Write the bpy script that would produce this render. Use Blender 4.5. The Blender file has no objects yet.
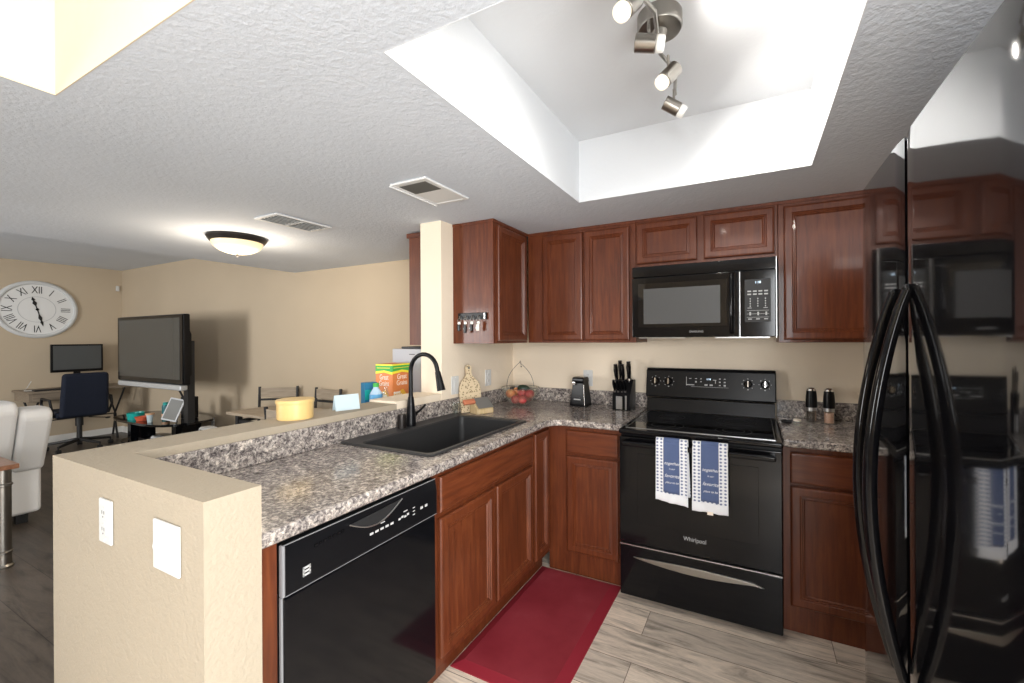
import bpy, bmesh, math, random
from mathutils import Vector, Matrix
random.seed(7)
PI = math.pi
S = bpy.context.scene
COL = S.collection

# ------------------------------------------------------------ camera, world, exposure
cam_data = bpy.data.cameras.new('camera')
cam = bpy.data.objects.new('camera', cam_data)
COL.objects.link(cam)
cam_data.sensor_width = 36.0
cam_data.lens = 423.41 / 1024 * 36
cam_data.shift_x = (512 - 541.95) / 1024
cam_data.shift_y = (338.52 - 341.5) / 1024
cam_data.clip_start = 0.02
cam.matrix_world = (Matrix.Translation((1.7283, -2.9286, 1.3912)) @ Matrix.Rotation(math.radians(26.60), 4, 'Z')
                    @ Matrix.Rotation(PI / 2, 4, 'X') @ Matrix.Rotation(math.radians(-0.345), 4, 'Z'))
S.camera = cam
S.view_settings.view_transform = 'Standard'
S.view_settings.look = 'None'
S.view_settings.gamma = 1
S.view_settings.use_curve_mapping = False
S.view_settings.exposure = 0.94

world = bpy.data.worlds.new('world')
S.world = world
world.use_nodes = True
world.node_tree.nodes['Background'].inputs[0].default_value = (0.75, 0.87, 1.0, 1)
world.node_tree.nodes['Background'].inputs[1].default_value = 1.2


def area(name, loc, target, sx, sy, power, color):
    l = bpy.data.lights.new(name, 'AREA')
    l.shape = 'RECTANGLE'; l.size = sx; l.size_y = sy; l.energy = power; l.color = color
    o = bpy.data.objects.new(name, l); COL.objects.link(o)
    o.location = loc
    o.rotation_euler = (Vector(target) - Vector(loc)).to_track_quat('-Z', 'Y').to_euler()
    return o


# living-room window daylight; hall and right-side lamps are added fill with no seen source
area('daylight_living', (-3.75, -5.9, 1.35), (-3.9, 0, 1.1), 1.3, 1.3, 85, (1.0, 0.99, 0.97))
area('fill_hall', (2.35, -5.95, 1.6), (1.6, 0, 1.2), .7, 1.7, 50, (0.97, 0.985, 1.0))
area('fill_right', (2.85, -3.4, 1.35), (.3, -2.4, 1.45), 1.4, 2.1, 64, (1.0, 0.99, 0.97))


# ------------------------------------------------------------ materials
def mat(name, col, rough=.5, metal=0, spec=.5, coat=0, trans=0, ior=1.45, emit=None, es=0, alpha=1):
    m = bpy.data.materials.new(name); m.use_nodes = True
    b = m.node_tree.nodes['Principled BSDF']
    b.inputs['Base Color'].default_value = (*col, 1)
    b.inputs['Roughness'].default_value = rough
    b.inputs['Metallic'].default_value = metal
    b.inputs['Specular IOR Level'].default_value = spec
    b.inputs['Coat Weight'].default_value = coat
    b.inputs['Coat Roughness'].default_value = .08
    b.inputs['Transmission Weight'].default_value = trans
    b.inputs['IOR'].default_value = ior
    if emit:
        b.inputs['Emission Color'].default_value = (*emit, 1)
        b.inputs['Emission Strength'].default_value = es
    return m


def N(m, t, **kw):
    n = m.node_tree.nodes.new(t)
    for k, v in kw.items():
        if k in n.inputs: n.inputs[k].default_value = v
        else: setattr(n, k, v)
    return n


def L(m, a, b): m.node_tree.links.new(a, b)


def bsdf(m): return m.node_tree.nodes['Principled BSDF']


def coords(m, scale=(1, 1, 1), rot=(0, 0, 0), kind='Object'):
    t = N(m, 'ShaderNodeTexCoord'); mp = N(m, 'ShaderNodeMapping')
    mp.inputs['Scale'].default_value = scale; mp.inputs['Rotation'].default_value = rot
    if kind == 'World':
        g = N(m, 'ShaderNodeNewGeometry'); L(m, g.outputs['Position'], mp.inputs['Vector'])
    else: L(m, t.outputs[kind], mp.inputs['Vector'])
    return mp.outputs['Vector']


def ramp(m, fac, stops):
    r = N(m, 'ShaderNodeValToRGB'); e = r.color_ramp.elements
    while len(e) < len(stops): e.new(.5)
    for i, (p, c) in enumerate(stops):
        e[i].position = p; e[i].color = (*c, 1)
    L(m, fac, r.inputs['Fac']); return r.outputs['Color']


def bump(m, h, strength, dist):
    b = N(m, 'ShaderNodeBump'); b.inputs['Strength'].default_value = strength; b.inputs['Distance'].default_value = dist
    L(m, h, b.inputs['Height']); L(m, b.outputs['Normal'], bsdf(m).inputs['Normal'])


def plaster(name, col, scale, strength, dist, rough=.75, detail=3, blob=False):
    m = mat(name, col, rough, spec=.3)
    v = coords(m, kind='World')
    n = N(m, 'ShaderNodeTexNoise', Scale=scale, Detail=detail, Roughness=.55); L(m, v, n.inputs['Vector'])
    h = n.outputs['Fac']
    if blob: h = ramp(m, h, [(.42, (0, 0, 0)), (.56, (1, 1, 1))])
    bump(m, h, strength, dist)
    n2 = N(m, 'ShaderNodeTexNoise', Scale=1.3, Detail=2); L(m, v, n2.inputs['Vector'])
    c = ramp(m, n2.outputs['Fac'], [(.3, tuple(x * .965 for x in col)), (.7, tuple(min(1, x * 1.03) for x in col))])
    L(m, c, bsdf(m).inputs['Base Color'])
    return m


def wood(name, dark, mid, light, grain=(1.2, 14, 14), rough=.40, coat=.10, rot=(0, 0, 0), sc=4, kind='Object'):
    m = mat(name, mid, rough, coat=coat)
    v = coords(m, grain, rot, kind)
    n = N(m, 'ShaderNodeTexNoise', Scale=sc, Detail=6, Roughness=.6, Distortion=.4); L(m, v, n.inputs['Vector'])
    c = ramp(m, n.outputs['Fac'], [(.25, dark), (.5, mid), (.78, light)])
    n2 = N(m, 'ShaderNodeTexNoise', Scale=3.0, Detail=2); L(m, coords(m, kind=kind), n2.inputs['Vector'])
    mx = N(m, 'ShaderNodeMix', data_type='RGBA', blend_type='MULTIPLY'); mx.inputs[0].default_value = .5
    L(m, c, mx.inputs[6]); L(m, ramp(m, n2.outputs['Fac'], [(.3, (.7, .68, .66)), (.7, (1.15, 1.15, 1.15))]), mx.inputs[7])
    L(m, mx.outputs[2], bsdf(m).inputs['Base Color'])
    return m


M = {}
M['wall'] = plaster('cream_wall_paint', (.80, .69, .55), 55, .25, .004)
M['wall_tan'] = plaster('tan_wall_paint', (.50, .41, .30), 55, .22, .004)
M['wall_pony'] = plaster('textured_beige_paint_shaded', (.37, .315, .24), 90, .45, .005, blob=False)  # darker than the cream walls: shade on the outer face put into the colour
M['header'] = plaster('cream_header_paint', (.70, .61, .47), 55, .25, .004)
M['ceiling'] = plaster('knockdown_ceiling', (.66, .70, .76), 60, .45, .006, rough=.9, blob=False)
M['tray'] = plaster('tray_ceiling_white', (.72, .74, .765), 50, .2, .004, rough=.85)
M['white'] = mat('white_plastic', (.62, .62, .61), .4)
M['trim'] = mat('white_trim_paint', (.78, .77, .74), .4)
M['vent'] = mat('white_vent_metal', (.74, .74, .73), .45)
M['vent_dark'] = mat('vent_dark_mesh', (.12, .12, .11), .8)
M['cherry'] = wood('cherry_wood', (.068, .015, .005), (.118, .028, .009), (.175, .048, .015), (14, 14, 1.2))
M['cherry_h'] = wood('cherry_wood_horizontal', (.068, .015, .005), (.118, .028, .009), (.175, .048, .015), (1.2, 14, 14))
M['bamboo'] = wood('pale_bamboo', (.50, .36, .18), (.62, .47, .26), (.72, .57, .36), (14, 14, 1.5), coat=0, rough=.5)
M['desk_wood'] = wood('greyed_oak', (.16, .125, .09), (.25, .20, .15), (.33, .27, .20), (14, 1.2, 14), coat=0, rough=.5)
M['table_wood'] = wood('grey_brown_table_wood', (.24, .19, .14), (.34, .28, .21), (.44, .36, .28), (1.2, 14, 14), coat=0, rough=.5)
M['brown_top'] = wood('reddish_brown_table_top', (.16, .07, .035), (.24, .11, .06), (.33, .17, .10), (1.2, 14, 14), rough=.3)
M['black'] = mat('black_gloss', (.004, .004, .005), .10, spec=.3)
M['black_glass'] = mat('black_ceramic_glass', (.004, .004, .005), .04, spec=.6)
M['black_satin'] = mat('black_satin_plastic', (.005, .005, .006), .28, spec=.25)
M['black_matte'] = mat('black_matte_metal', (.015, .015, .016), .5)
M['sink'] = mat('black_granite_composite', (.03, .03, .031), .42)
M['gray_text'] = mat('pale_grey_print', (.45, .45, .45), .4)
M['display'] = mat('blue_white_display_digits', (.5, .6, .7), .4, emit=(.6, .8, 1), es=1.2)
M['mw_window'] = mat('grey_mesh_window', (.07, .07, .07), .4)
M['nickel'] = mat('brushed_nickel', (.34, .32, .29), .3, metal=1)
M['chrome'] = mat('chrome', (.75, .75, .75), .12, metal=1)
M['steel'] = mat('brushed_steel', (.55, .55, .55), .3, metal=1)
M['glass'] = mat('clear_glass', (1, 1, 1), .02, trans=1, ior=1.45)
def thin_glass(name, tint, lo, hi, rough=.02):
    m = bpy.data.materials.new(name); m.use_nodes = True; nt = m.node_tree
    nt.nodes.remove(nt.nodes['Principled BSDF'])
    tr = N(m, 'ShaderNodeBsdfTransparent'); tr.inputs['Color'].default_value = (*tint, 1)
    gl_ = N(m, 'ShaderNodeBsdfGlossy'); gl_.inputs['Roughness'].default_value = rough; gl_.inputs['Color'].default_value = (1, 1, 1, 1)
    lw = N(m, 'ShaderNodeLayerWeight'); lw.inputs['Blend'].default_value = .35
    mr = N(m, 'ShaderNodeMapRange'); mr.inputs['To Min'].default_value = lo; mr.inputs['To Max'].default_value = hi
    L(m, lw.outputs['Facing'], mr.inputs['Value'])
    mx_ = N(m, 'ShaderNodeMixShader'); L(m, mr.outputs['Result'], mx_.inputs[0]); L(m, tr.outputs[0], mx_.inputs[1]); L(m, gl_.outputs[0], mx_.inputs[2])
    L(m, mx_.outputs[0], nt.nodes['Material Output'].inputs['Surface']); return m


M['bowl_glass'] = thin_glass('clear_bowl_glass', (.96, .98, .97), .06, .55, .05)
M['pane'] = thin_glass('window_glass', (.98, .99, .98), .03, .5)
M['frosted'] = mat('frosted_lit_glass', (.80, .77, .70), .4, emit=(1, .86, .66), es=.4)
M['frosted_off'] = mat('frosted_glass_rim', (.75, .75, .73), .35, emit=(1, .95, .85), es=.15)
M['dome'] = mat('lit_alabaster_glass', (.75, .62, .42), .4, emit=(1, .72, .38), es=.42)
M['bronze'] = mat('oil_rubbed_bronze', (.035, .03, .028), .35, metal=.6)
M['navy'] = mat('navy_fabric', (.006, .010, .024), .85)
M['sofa'] = mat('light_grey_upholstery', (.72, .71, .69), .85)
M['screen'] = mat('tv_screen', (.05, .052, .05), .22)
M['monitor_screen'] = mat('monitor_screen', (.075, .08, .082), .3)
M['silver'] = mat('silver_plastic', (.50, .51, .52), .35, metal=.3)
M['freezer'] = mat('grey_enamel', (.42, .43, .46), .4)
M['teal'] = mat('teal_plastic', (.01, .33, .30), .3)
M['teal_dark'] = mat('dark_teal_plastic', (.01, .12, .14), .3)
M['orange'] = mat('coral_plastic', (.62, .12, .06), .4)
M['peach'] = mat('peach_plastic', (.72, .42, .25), .45)
M['handle_wood'] = mat('orange_brown_handle', (.55, .19, .10), .45)
M['apple'] = mat('red_apple', (.55, .09, .08), .3)
M['peach_fruit'] = mat('orange_peach', (.80, .33, .12), .4)
M['avocado'] = mat('dark_avocado', (.02, .035, .02), .4)
M['butter'] = mat('butter_yellow_tub', (.72, .50, .20), .35)
M['card'] = mat('pale_blue_card', (.48, .58, .62), .6)
M['blue_box'] = mat('blue_carton', (.02, .16, .30), .5)
M['blue_label'] = mat('bright_blue_label', (.12, .38, .68), .4)
M['bottle_blue'] = mat('pale_blue_bottle', (.45, .62, .78), .15)
M['green'] = mat('green_print', (.05, .40, .07), .5)
M['yellow'] = mat('yellow_print', (.90, .75, .05), .5)
M['orange_box'] = mat('orange_carton', (.72, .23, .07), .5)
M['gold'] = mat('golden_print', (.85, .48, .05), .5)
M['cream'] = mat('cream_print', (.90, .80, .68), .5)
M['salt'] = mat('pink_salt', (.78, .45, .33), .6)
M['pepper'] = mat('dark_peppercorns', (.05, .03, .02), .6)
M['clock_face'] = mat('white_clock_face', (.74, .74, .73), .6)
M['clock_frame'] = mat('whitewashed_frame', (.60, .61, .61), .5)
M['clock_black'] = mat('black_clock_print', (.01, .01, .01), .5)
M['tablet_glass'] = mat('grey_picture_glass', (.20, .20, .19), .2)
M['blue_towel'] = mat('dusty_blue_cotton', (.085, .12, .24), .9)
M['grey_edge'] = mat('grey_edge_highlight', (.22, .22, .23), .3)  # bright edge highlights put into the colour of the dishwasher strips
M['dark_metal'] = mat('dark_grey_metal', (.03, .03, .033), .5)
M['blade'] = mat('dull_cleaver_steel', (.26, .25, .23), .4, metal=.3)
M['key_silver'] = mat('key_silver', (.35, .33, .30), .4, metal=1)

# granite-look laminate
m = M['granite'] = mat('speckled_granite_laminate', (.3, .28, .27), .16, spec=.5)
v = coords(m, kind='World')
n1 = N(m, 'ShaderNodeTexNoise', Scale=78, Detail=4, Roughness=.7, Distortion=.6); L(m, v, n1.inputs['Vector'])
n2 = N(m, 'ShaderNodeTexNoise', Scale=15, Detail=6, Roughness=.7, Distortion=1.2); L(m, v, n2.inputs['Vector'])
c1 = ramp(m, n1.outputs['Fac'], [(.34, (.055, .048, .05)), (.45, (.20, .18, .175)), (.55, (.40, .365, .34)), (.68, (.72, .66, .60))])
c2 = ramp(m, n2.outputs['Fac'], [(.36, (.45, .41, .41)), (.50, (.92, .90, .88)), (.64, (1.25, 1.18, 1.1))])
mx = N(m, 'ShaderNodeMix', data_type='RGBA', blend_type='MULTIPLY'); mx.inputs[0].default_value = .9
L(m, c1, mx.inputs[6]); L(m, c2, mx.inputs[7]); L(m, mx.outputs[2], bsdf(m).inputs['Base Color'])


def planks(name, tint, rw, length, rough=.38):
    m = mat(name, (.4, .35, .3), rough)
    v = coords(m, kind='World')
    br = N(m, 'ShaderNodeTexBrick'); L(m, v, br.inputs['Vector'])
    br.offset = .37
    for k, x in {'Scale': 1.0, 'Mortar Size': .0016, 'Brick Width': length, 'Row Height': rw, 'Bias': 0}.items(): br.inputs[k].default_value = x
    br.inputs['Color1'].default_value = (.80, .80, .80, 1); br.inputs['Color2'].default_value = (1.12, 1.1, 1.08, 1)
    br.inputs['Mortar'].default_value = (.25, .22, .2, 1)
    vs = coords(m, (1.6, 11, 1), kind='World')
    # shift the grain on every plank
    ad = N(m, 'ShaderNodeVectorMath', operation='ADD'); sc_ = N(m, 'ShaderNodeVectorMath', operation='SCALE'); sc_.inputs['Scale'].default_value = 37
    L(m, br.outputs['Color'], sc_.inputs[0]); L(m, vs, ad.inputs[0]); L(m, sc_.outputs[0], ad.inputs[1])
    n = N(m, 'ShaderNodeTexNoise', Scale=1.7, Detail=7, Roughness=.62, Distortion=1.4); L(m, ad.outputs[0], n.inputs['Vector'])
    c = ramp(m, n.outputs['Fac'], [(.30, tuple(x * .34 for x in tint)), (.44, tuple(x * .78 for x in tint)), (.55, tint), (.75, tuple(x * 1.18 for x in tint))])
    n3 = N(m, 'ShaderNodeTexNoise', Scale=14, Detail=4, Roughness=.7); L(m, vs, n3.inputs['Vector'])
    mx0 = N(m, 'ShaderNodeMix', data_type='RGBA', blend_type='MULTIPLY'); mx0.inputs[0].default_value = 1
    L(m, c, mx0.inputs[6]); L(m, ramp(m, n3.outputs['Fac'], [(.3, (.82, .82, .82)), (.65, (1.05, 1.05, 1.05))]), mx0.inputs[7])
    mx = N(m, 'ShaderNodeMix', data_type='RGBA', blend_type='MULTIPLY'); mx.inputs[0].default_value = 1
    L(m, mx0.outputs[2], mx.inputs[6]); L(m, br.outputs['Color'], mx.inputs[7]); L(m, mx.outputs[2], bsdf(m).inputs['Base Color'])
    return m


M['floor'] = planks('pale_grey_oak_planks', (.70, .60, .50), .19, 1.25)
M['floor_dark'] = planks('dark_grey_brown_planks', (.085, .068, .055), .20, 1.25)

# red mat with worn patches
m = M['mat'] = mat('worn_red_mat', (.30, .02, .035), .55)
n = N(m, 'ShaderNodeTexNoise', Scale=3.5, Detail=4, Roughness=.6); L(m, coords(m, kind='World'), n.inputs['Vector'])
L(m, ramp(m, n.outputs['Fac'], [(.3, (.19, .013, .022)), (.6, (.25, .026, .038)), (.8, (.31, .06, .07))]), bsdf(m).inputs['Base Color'])
M['mat_edge'] = mat('red_mat_bevel', (.23, .014, .026), .5)

# speckled paddle board
m = M['paddle'] = mat('carved_pale_board', (.6, .47, .3), .6)
v_ = N(m, 'ShaderNodeTexVoronoi', Scale=70); L(m, coords(m), v_.inputs['Vector'])
L(m, ramp(m, v_.outputs['Distance'], [(.22, (.22, .15, .08)), (.42, (.66, .53, .35))]), bsdf(m).inputs['Base Color'])

# white towel border with small blue dots in rows
m = M['towel'] = mat('white_dotted_cotton', (.8, .8, .82), .9)
v = coords(m, (52, 1, 62))
fr = N(m, 'ShaderNodeVectorMath', operation='FRACTION'); L(m, v, fr.inputs[0])
sb = N(m, 'ShaderNodeVectorMath', operation='SUBTRACT'); L(m, fr.outputs[0], sb.inputs[0]); sb.inputs[1].default_value = (.5, 0, .5)
ml = N(m, 'ShaderNodeVectorMath', operation='MULTIPLY'); L(m, sb.outputs[0], ml.inputs[0]); ml.inputs[1].default_value = (1, 0, 1)
ln = N(m, 'ShaderNodeVectorMath', operation='LENGTH'); L(m, ml.outputs[0], ln.inputs[0])
L(m, ramp(m, ln.outputs['Value'], [(.20, (.14, .17, .30)), (.36, (.80, .81, .84))]), bsdf(m).inputs['Base Color'])
M['towel_hem'] = mat('white_towel_hem', (.80, .81, .84), .9)

# fridge and dark appliance gloss with a faint ripple in the enamel
m = M['fridge'] = mat('rippled_black_gloss', (.004, .004, .005), .05, spec=.6, coat=.7)
n = N(m, 'ShaderNodeTexNoise', Scale=1.6, Detail=1); L(m, coords(m, (1, 1, 1.6), kind='World'), n.inputs['Vector'])
bump(m, n.outputs['Fac'], .10, .02)

# upholstery weave
m = M['sofa']
n = N(m, 'ShaderNodeTexNoise', Scale=160, Detail=2); L(m, coords(m), n.inputs['Vector']); bump(m, n.outputs['Fac'], .3, .003)
m = M['apple']
n = N(m, 'ShaderNodeTexNoise', Scale=18, Detail=3); L(m, coords(m), n.inputs['Vector'])
L(m, ramp(m, n.outputs['Fac'], [(.35, (.50, .05, .06)), (.6, (.62, .14, .11)), (.75, (.80, .45, .25))]), bsdf(m).inputs['Base Color'])
m = M['peach_fruit']
n = N(m, 'ShaderNodeTexNoise', Scale=14, Detail=3); L(m, coords(m), n.inputs['Vector'])
L(m, ramp(m, n.outputs['Fac'], [(.35, (.75, .20, .08)), (.6, (.85, .42, .14))]), bsdf(m).inputs['Base Color'])


# ------------------------------------------------------------ mesh helpers
class MB:
    def __init__(s): s.bm = bmesh.new()

    def box(s, a, b):
        r = bmesh.ops.create_cube(s.bm, size=1)
        c = [(a[i] + b[i]) / 2 for i in range(3)]; d = [abs(b[i] - a[i]) for i in range(3)]
        for v in r['verts']: v.co = Vector((v.co.x * d[0] + c[0], v.co.y * d[1] + c[1], v.co.z * d[2] + c[2]))
        return s

    def rbox(s, a, b, r=.01, seg=2):
        t = bmesh.new(); bmesh.ops.create_cube(t, size=1)
        c = [(a[i] + b[i]) / 2 for i in range(3)]; d = [abs(b[i] - a[i]) for i in range(3)]
        for v in t.verts: v.co = Vector((v.co.x * d[0] + c[0], v.co.y * d[1] + c[1], v.co.z * d[2] + c[2]))
        bmesh.ops.bevel(t, geom=t.edges[:], offset=min(r, min(d) * .49), segments=seg, affect='EDGES', profile=.5)
        s.merge(t); return s

    def merge(s, t, mtx=None):
        me = bpy.data.meshes.new('t')
        if mtx is not None: t.transform(mtx)
        t.to_mesh(me); s.bm.from_mesh(me); bpy.data.meshes.remove(me); t.free()

    def cyl(s, p, q, r, r2=None, seg=20):
        p = Vector(p); q = Vector(q); r2 = r if r2 is None else r2
        t = bmesh.new()
        bmesh.ops.create_cone(t, cap_ends=True, segments=seg, radius1=r, radius2=r2, depth=(q - p).length)
        rot = (q - p).to_track_quat('Z', 'Y').to_matrix().to_4x4()
        s.merge(t, Matrix.Translation((p + q) / 2) @ rot); return s

    def ball(s, c, r, sc=(1, 1, 1), seg=20):
        t = bmesh.new(); bmesh.ops.create_uvsphere(t, u_segments=seg, v_segments=seg // 2 + 2, radius=r)
        s.merge(t, Matrix.Translation(c) @ Matrix.Diagonal((*sc, 1))); return s

    def lathe(s, prof, c=(0, 0, 0), seg=32, mtx=None):
        t = bmesh.new(); rings = []
        for r, z in prof:
            if r < 1e-5: rings.append([t.verts.new((0, 0, z))])
            else: rings.append([t.verts.new((r * math.cos(2 * PI * i / seg), r * math.sin(2 * PI * i / seg), z)) for i in range(seg)])
        for a, b in zip(rings, rings[1:]):
            for i in range(seg):
                j = (i + 1) % seg
                if len(a) == 1 and len(b) > 1: t.faces.new((a[0], b[j], b[i]))
                elif len(b) == 1 and len(a) > 1: t.faces.new((a[i], a[j], b[0]))
                elif len(a) > 1: t.faces.new((a[i], a[j], b[j], b[i]))
        bmesh.ops.recalc_face_normals(t, faces=t.faces[:])
        s.merge(t, Matrix.Translation(c) @ (mtx if mtx is not None else Matrix.Identity(4))); return s

    def tube(s, pts, r, seg=10, cap=True):
        pts = [Vector(p) for p in pts]; n = len(pts)
        rs = r if isinstance(r, (list, tuple)) else [r] * n
        t = bmesh.new(); rings = []; up = None
        for i, p in enumerate(pts):
            d = (pts[min(i + 1, n - 1)] - pts[max(i - 1, 0)]).normalized()
            if up is None: up = d.orthogonal().normalized()
            up = (up - d * up.dot(d)).normalized(); sd = d.cross(up)
            rings.append([t.verts.new(p + (up * math.cos(2 * PI * k / seg) + sd * math.sin(2 * PI * k / seg)) * rs[i]) for k in range(seg)])
        for a, b in zip(rings, rings[1:]):
            for k in range(seg): t.faces.new((a[k], a[(k + 1) % seg], b[(k + 1) % seg], b[k]))
        if cap: t.faces.new(rings[0][::-1]); t.faces.new(rings[-1])
        bmesh.ops.recalc_face_normals(t, faces=t.faces[:])
        s.merge(t); return s

    def prism(s, poly, h0, h1, axis='z'):
        # poly: 2D outline; extruded along axis between h0 and h1
        t = bmesh.new()
        f = {'z': lambda a, b, h: (a, b, h), 'y': lambda a, b, h: (a, h, b), 'x': lambda a, b, h: (h, a, b)}[axis]
        lo = [t.verts.new(f(a, b, h0)) for a, b in poly]; hi = [t.verts.new(f(a, b, h1)) for a, b in poly]
        n = len(poly); t.faces.new(lo); t.faces.new(hi[::-1])
        for i in range(n): t.faces.new((lo[i], hi[i], hi[(i + 1) % n], lo[(i + 1) % n]))
        bmesh.ops.recalc_face_normals(t, faces=t.faces[:])
        s.merge(t); return s

    def grid(s, fn, nu, nv, thick=0):
        vs = [[s.bm.verts.new(fn(i / nu, j / nv)) for j in range(nv + 1)] for i in range(nu + 1)]
        for i in range(nu):
            for j in range(nv): s.bm.faces.new((vs[i][j], vs[i + 1][j], vs[i + 1][j + 1], vs[i][j + 1]))
        return s


def finish(me, smooth=True, ang=35):
    if smooth:
        for p in me.polygons: p.use_smooth = True
        me.set_sharp_from_angle(angle=math.radians(ang))


def obj(name, mb, m, parent=None, bevel=0, seg=2, smooth=True, loc=None, thick=0):
    """link a mesh; with no parent its origin is moved to its base centre"""
    me = bpy.data.meshes.new(name); mb.bm.to_mesh(me); mb.bm.free()
    o = bpy.data.objects.new(name, me); COL.objects.link(o)
    me.materials.append(M[m] if isinstance(m, str) else m)
    if parent is not None: o.parent = parent
    elif loc is None:
        xs = [v.co.x for v in me.vertices]; ys = [v.co.y for v in me.vertices]; zs = [v.co.z for v in me.vertices]
        c = Vector(((min(xs) + max(xs)) / 2, (min(ys) + max(ys)) / 2, min(zs)))
        me.transform(Matrix.Translation(-c)); o.location = c
    else: o.location = loc
    finish(me, smooth)
    if smooth and not thick and len(me.polygons) > 6:
        md = o.modifiers.new('face_normals', 'WEIGHTED_NORMAL'); md.keep_sharp = True; md.weight = 80
    if thick:
        md = o.modifiers.new('solid', 'SOLIDIFY'); md.thickness = thick; md.offset = 0
    if bevel:
        md = o.modifiers.new('bevel', 'BEVEL'); md.width = bevel; md.segments = seg; md.limit_method = 'ANGLE'; md.angle_limit = math.radians(40)
        md.harden_normals = True
        if 'face_normals' in o.modifiers: o.modifiers.move(o.modifiers.find('face_normals'), len(o.modifiers) - 1)
    return o


def struct(name, mb, m, **kw):
    o = obj(name, mb, m, smooth=False, **kw); o['kind'] = 'structure'; return o


def thing(name, label, cat, loc=(0, 0, 0), rz=0, group=None):
    o = bpy.data.objects.new(name, None); COL.objects.link(o)
    o.empty_display_size = .1
    o.location = loc; o.rotation_euler = (0, 0, rz); tag(o, label, cat, group); return o


def tag(o, label, cat, group=None):
    o['label'] = label; o['category'] = cat
    if group: o['group'] = group
    return o


def lab(o, label): o['label'] = label; return o


def dup(root, loc, rz=0, label=None, rot=None):
    r = root.copy(); COL.objects.link(r); r.location = loc; r.rotation_euler = rot if rot else (0, 0, rz)
    if label: r['label'] = label
    for ch in list(root.children):
        c = ch.copy(); COL.objects.link(c); c.parent = r
        for g in list(ch.children):
            d = g.copy(); COL.objects.link(d); d.parent = c
    return r


def text(name, s, size, m, parent, loc, rot, extrude=.0006, align='CENTER', shear=0, sx=1):
    cu = bpy.data.curves.new('t', 'FONT'); cu.body = s; cu.size = size; cu.extrude = extrude
    cu.align_x = align; cu.align_y = 'CENTER'; cu.shear = shear
    tmp = bpy.data.objects.new('t', cu); COL.objects.link(tmp)
    dg = bpy.context.evaluated_depsgraph_get()
    me = bpy.data.meshes.new_from_object(tmp.evaluated_get(dg))
    bpy.data.objects.remove(tmp); bpy.data.curves.remove(cu)
    me.name = name
    o = bpy.data.objects.new(name, me); COL.objects.link(o)
    me.materials.clear(); me.materials.append(M[m])
    me.transform(Matrix.Diagonal((sx, 1, 1, 1)))
    o.parent = parent; o.location = loc; o.rotation_euler = rot
    return o


FY = (PI / 2, 0, 0)          # lettering that faces -Y (local front)

# ------------------------------------------------------------ room shell
ZL, ZH, ZT = 2.126, 2.471, 2.455      # low ceiling, high ceiling, tray
XW, XS = -6.95, -2.755                 # far left wall, ceiling step
YP = -2.44                             # outer face of the peninsula end wall
struct('floor', MB().box((0.0, -6.1, -.06), (3.0, .12, 0)), 'floor')
struct('floor_living', MB().box((XW - .1, -6.1, -.06), (0.0, .12, 0)), 'floor_dark')
struct('wall_back', MB().box((-.10, 0, 0), (3.0, .12, 2.6)), 'wall')
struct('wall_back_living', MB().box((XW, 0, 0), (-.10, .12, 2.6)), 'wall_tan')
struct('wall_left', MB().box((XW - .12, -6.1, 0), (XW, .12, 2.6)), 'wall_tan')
# partition that ends as a pier beside the sink
struct('wall_partition', MB().box((-.166, -.864, 0), (0, 0, ZL)), 'wall')
# right wall with an unseen door opening added for the fill lamp
w = MB(); w.box((2.9, -2.45, 0), (3.02, 0, 3.0)); w.box((2.9, -6.1, 0), (3.02, -4.65, 3.0)); w.box((2.9, -4.65, 2.35), (3.02, -2.45, 3.0)); w.box((2.9, -4.65, 0), (3.02, -2.45, .12))
struct('wall_right', w, 'wall')
# front wall with the living window opening and one added for the hall fill
w = MB()
for a, b in ((XW, -4.6), (-2.9, 1.95), (2.75, 3.0)): w.box((a, -6.12, 0), (b, -6.0, 3.0))
for a, b, z0, z1 in ((-4.6, -2.9, .6, 2.1), (1.95, 2.75, .6, 2.5)):
    w.box((a, -6.12, 0), (b, -6.0, z0)); w.box((a, -6.12, z1), (b, -6.0, 3.0))
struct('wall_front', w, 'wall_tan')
for i, (a, b, z0, z1) in enumerate(((-4.6, -2.9, .6, 2.1), (1.95, 2.75, .6, 2.5))):
    r = MB(); t = .05
    r.box((a, -6.1, z0), (b, -6.04, z0 + t)); r.box((a, -6.1, z1 - t), (b, -6.04, z1)); r.box((a, -6.1, z0 + t), (a + t, -6.04, z1 - t)); r.box((b - t, -6.1, z0 + t), (b, -6.04, z1 - t))
    r.box(((a + b) / 2 - .02, -6.1, z0 + t), ((a + b) / 2 + .02, -6.04, z1 - t))
    o = struct('window_%d' % (i + 1), r, 'trim')  # living window, and a second one added for the hall fill
    g = MB().box((a + t - o.location.x, -.005, t), (b - t - o.location.x, .0, z1 - z0 - t))
    obj('pane', g, 'pane', o, smooth=False)
r = MB()
r.box((2.94, -4.65, .12), (2.99, -2.45, .18)); r.box((2.94, -4.65, 2.29), (2.99, -2.45, 2.35))
for y in (-4.65, -3.58, -2.51): r.box((2.94, y, .18), (2.99, y + .06, 2.29))
o = struct('door_added', r, 'trim')  # unseen glazed door added to carry the right-side fill
obj('pane', MB().box((-.003, -1.04, .06), (.003, 1.04, 2.17)), 'pane', o, smooth=False)

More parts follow.
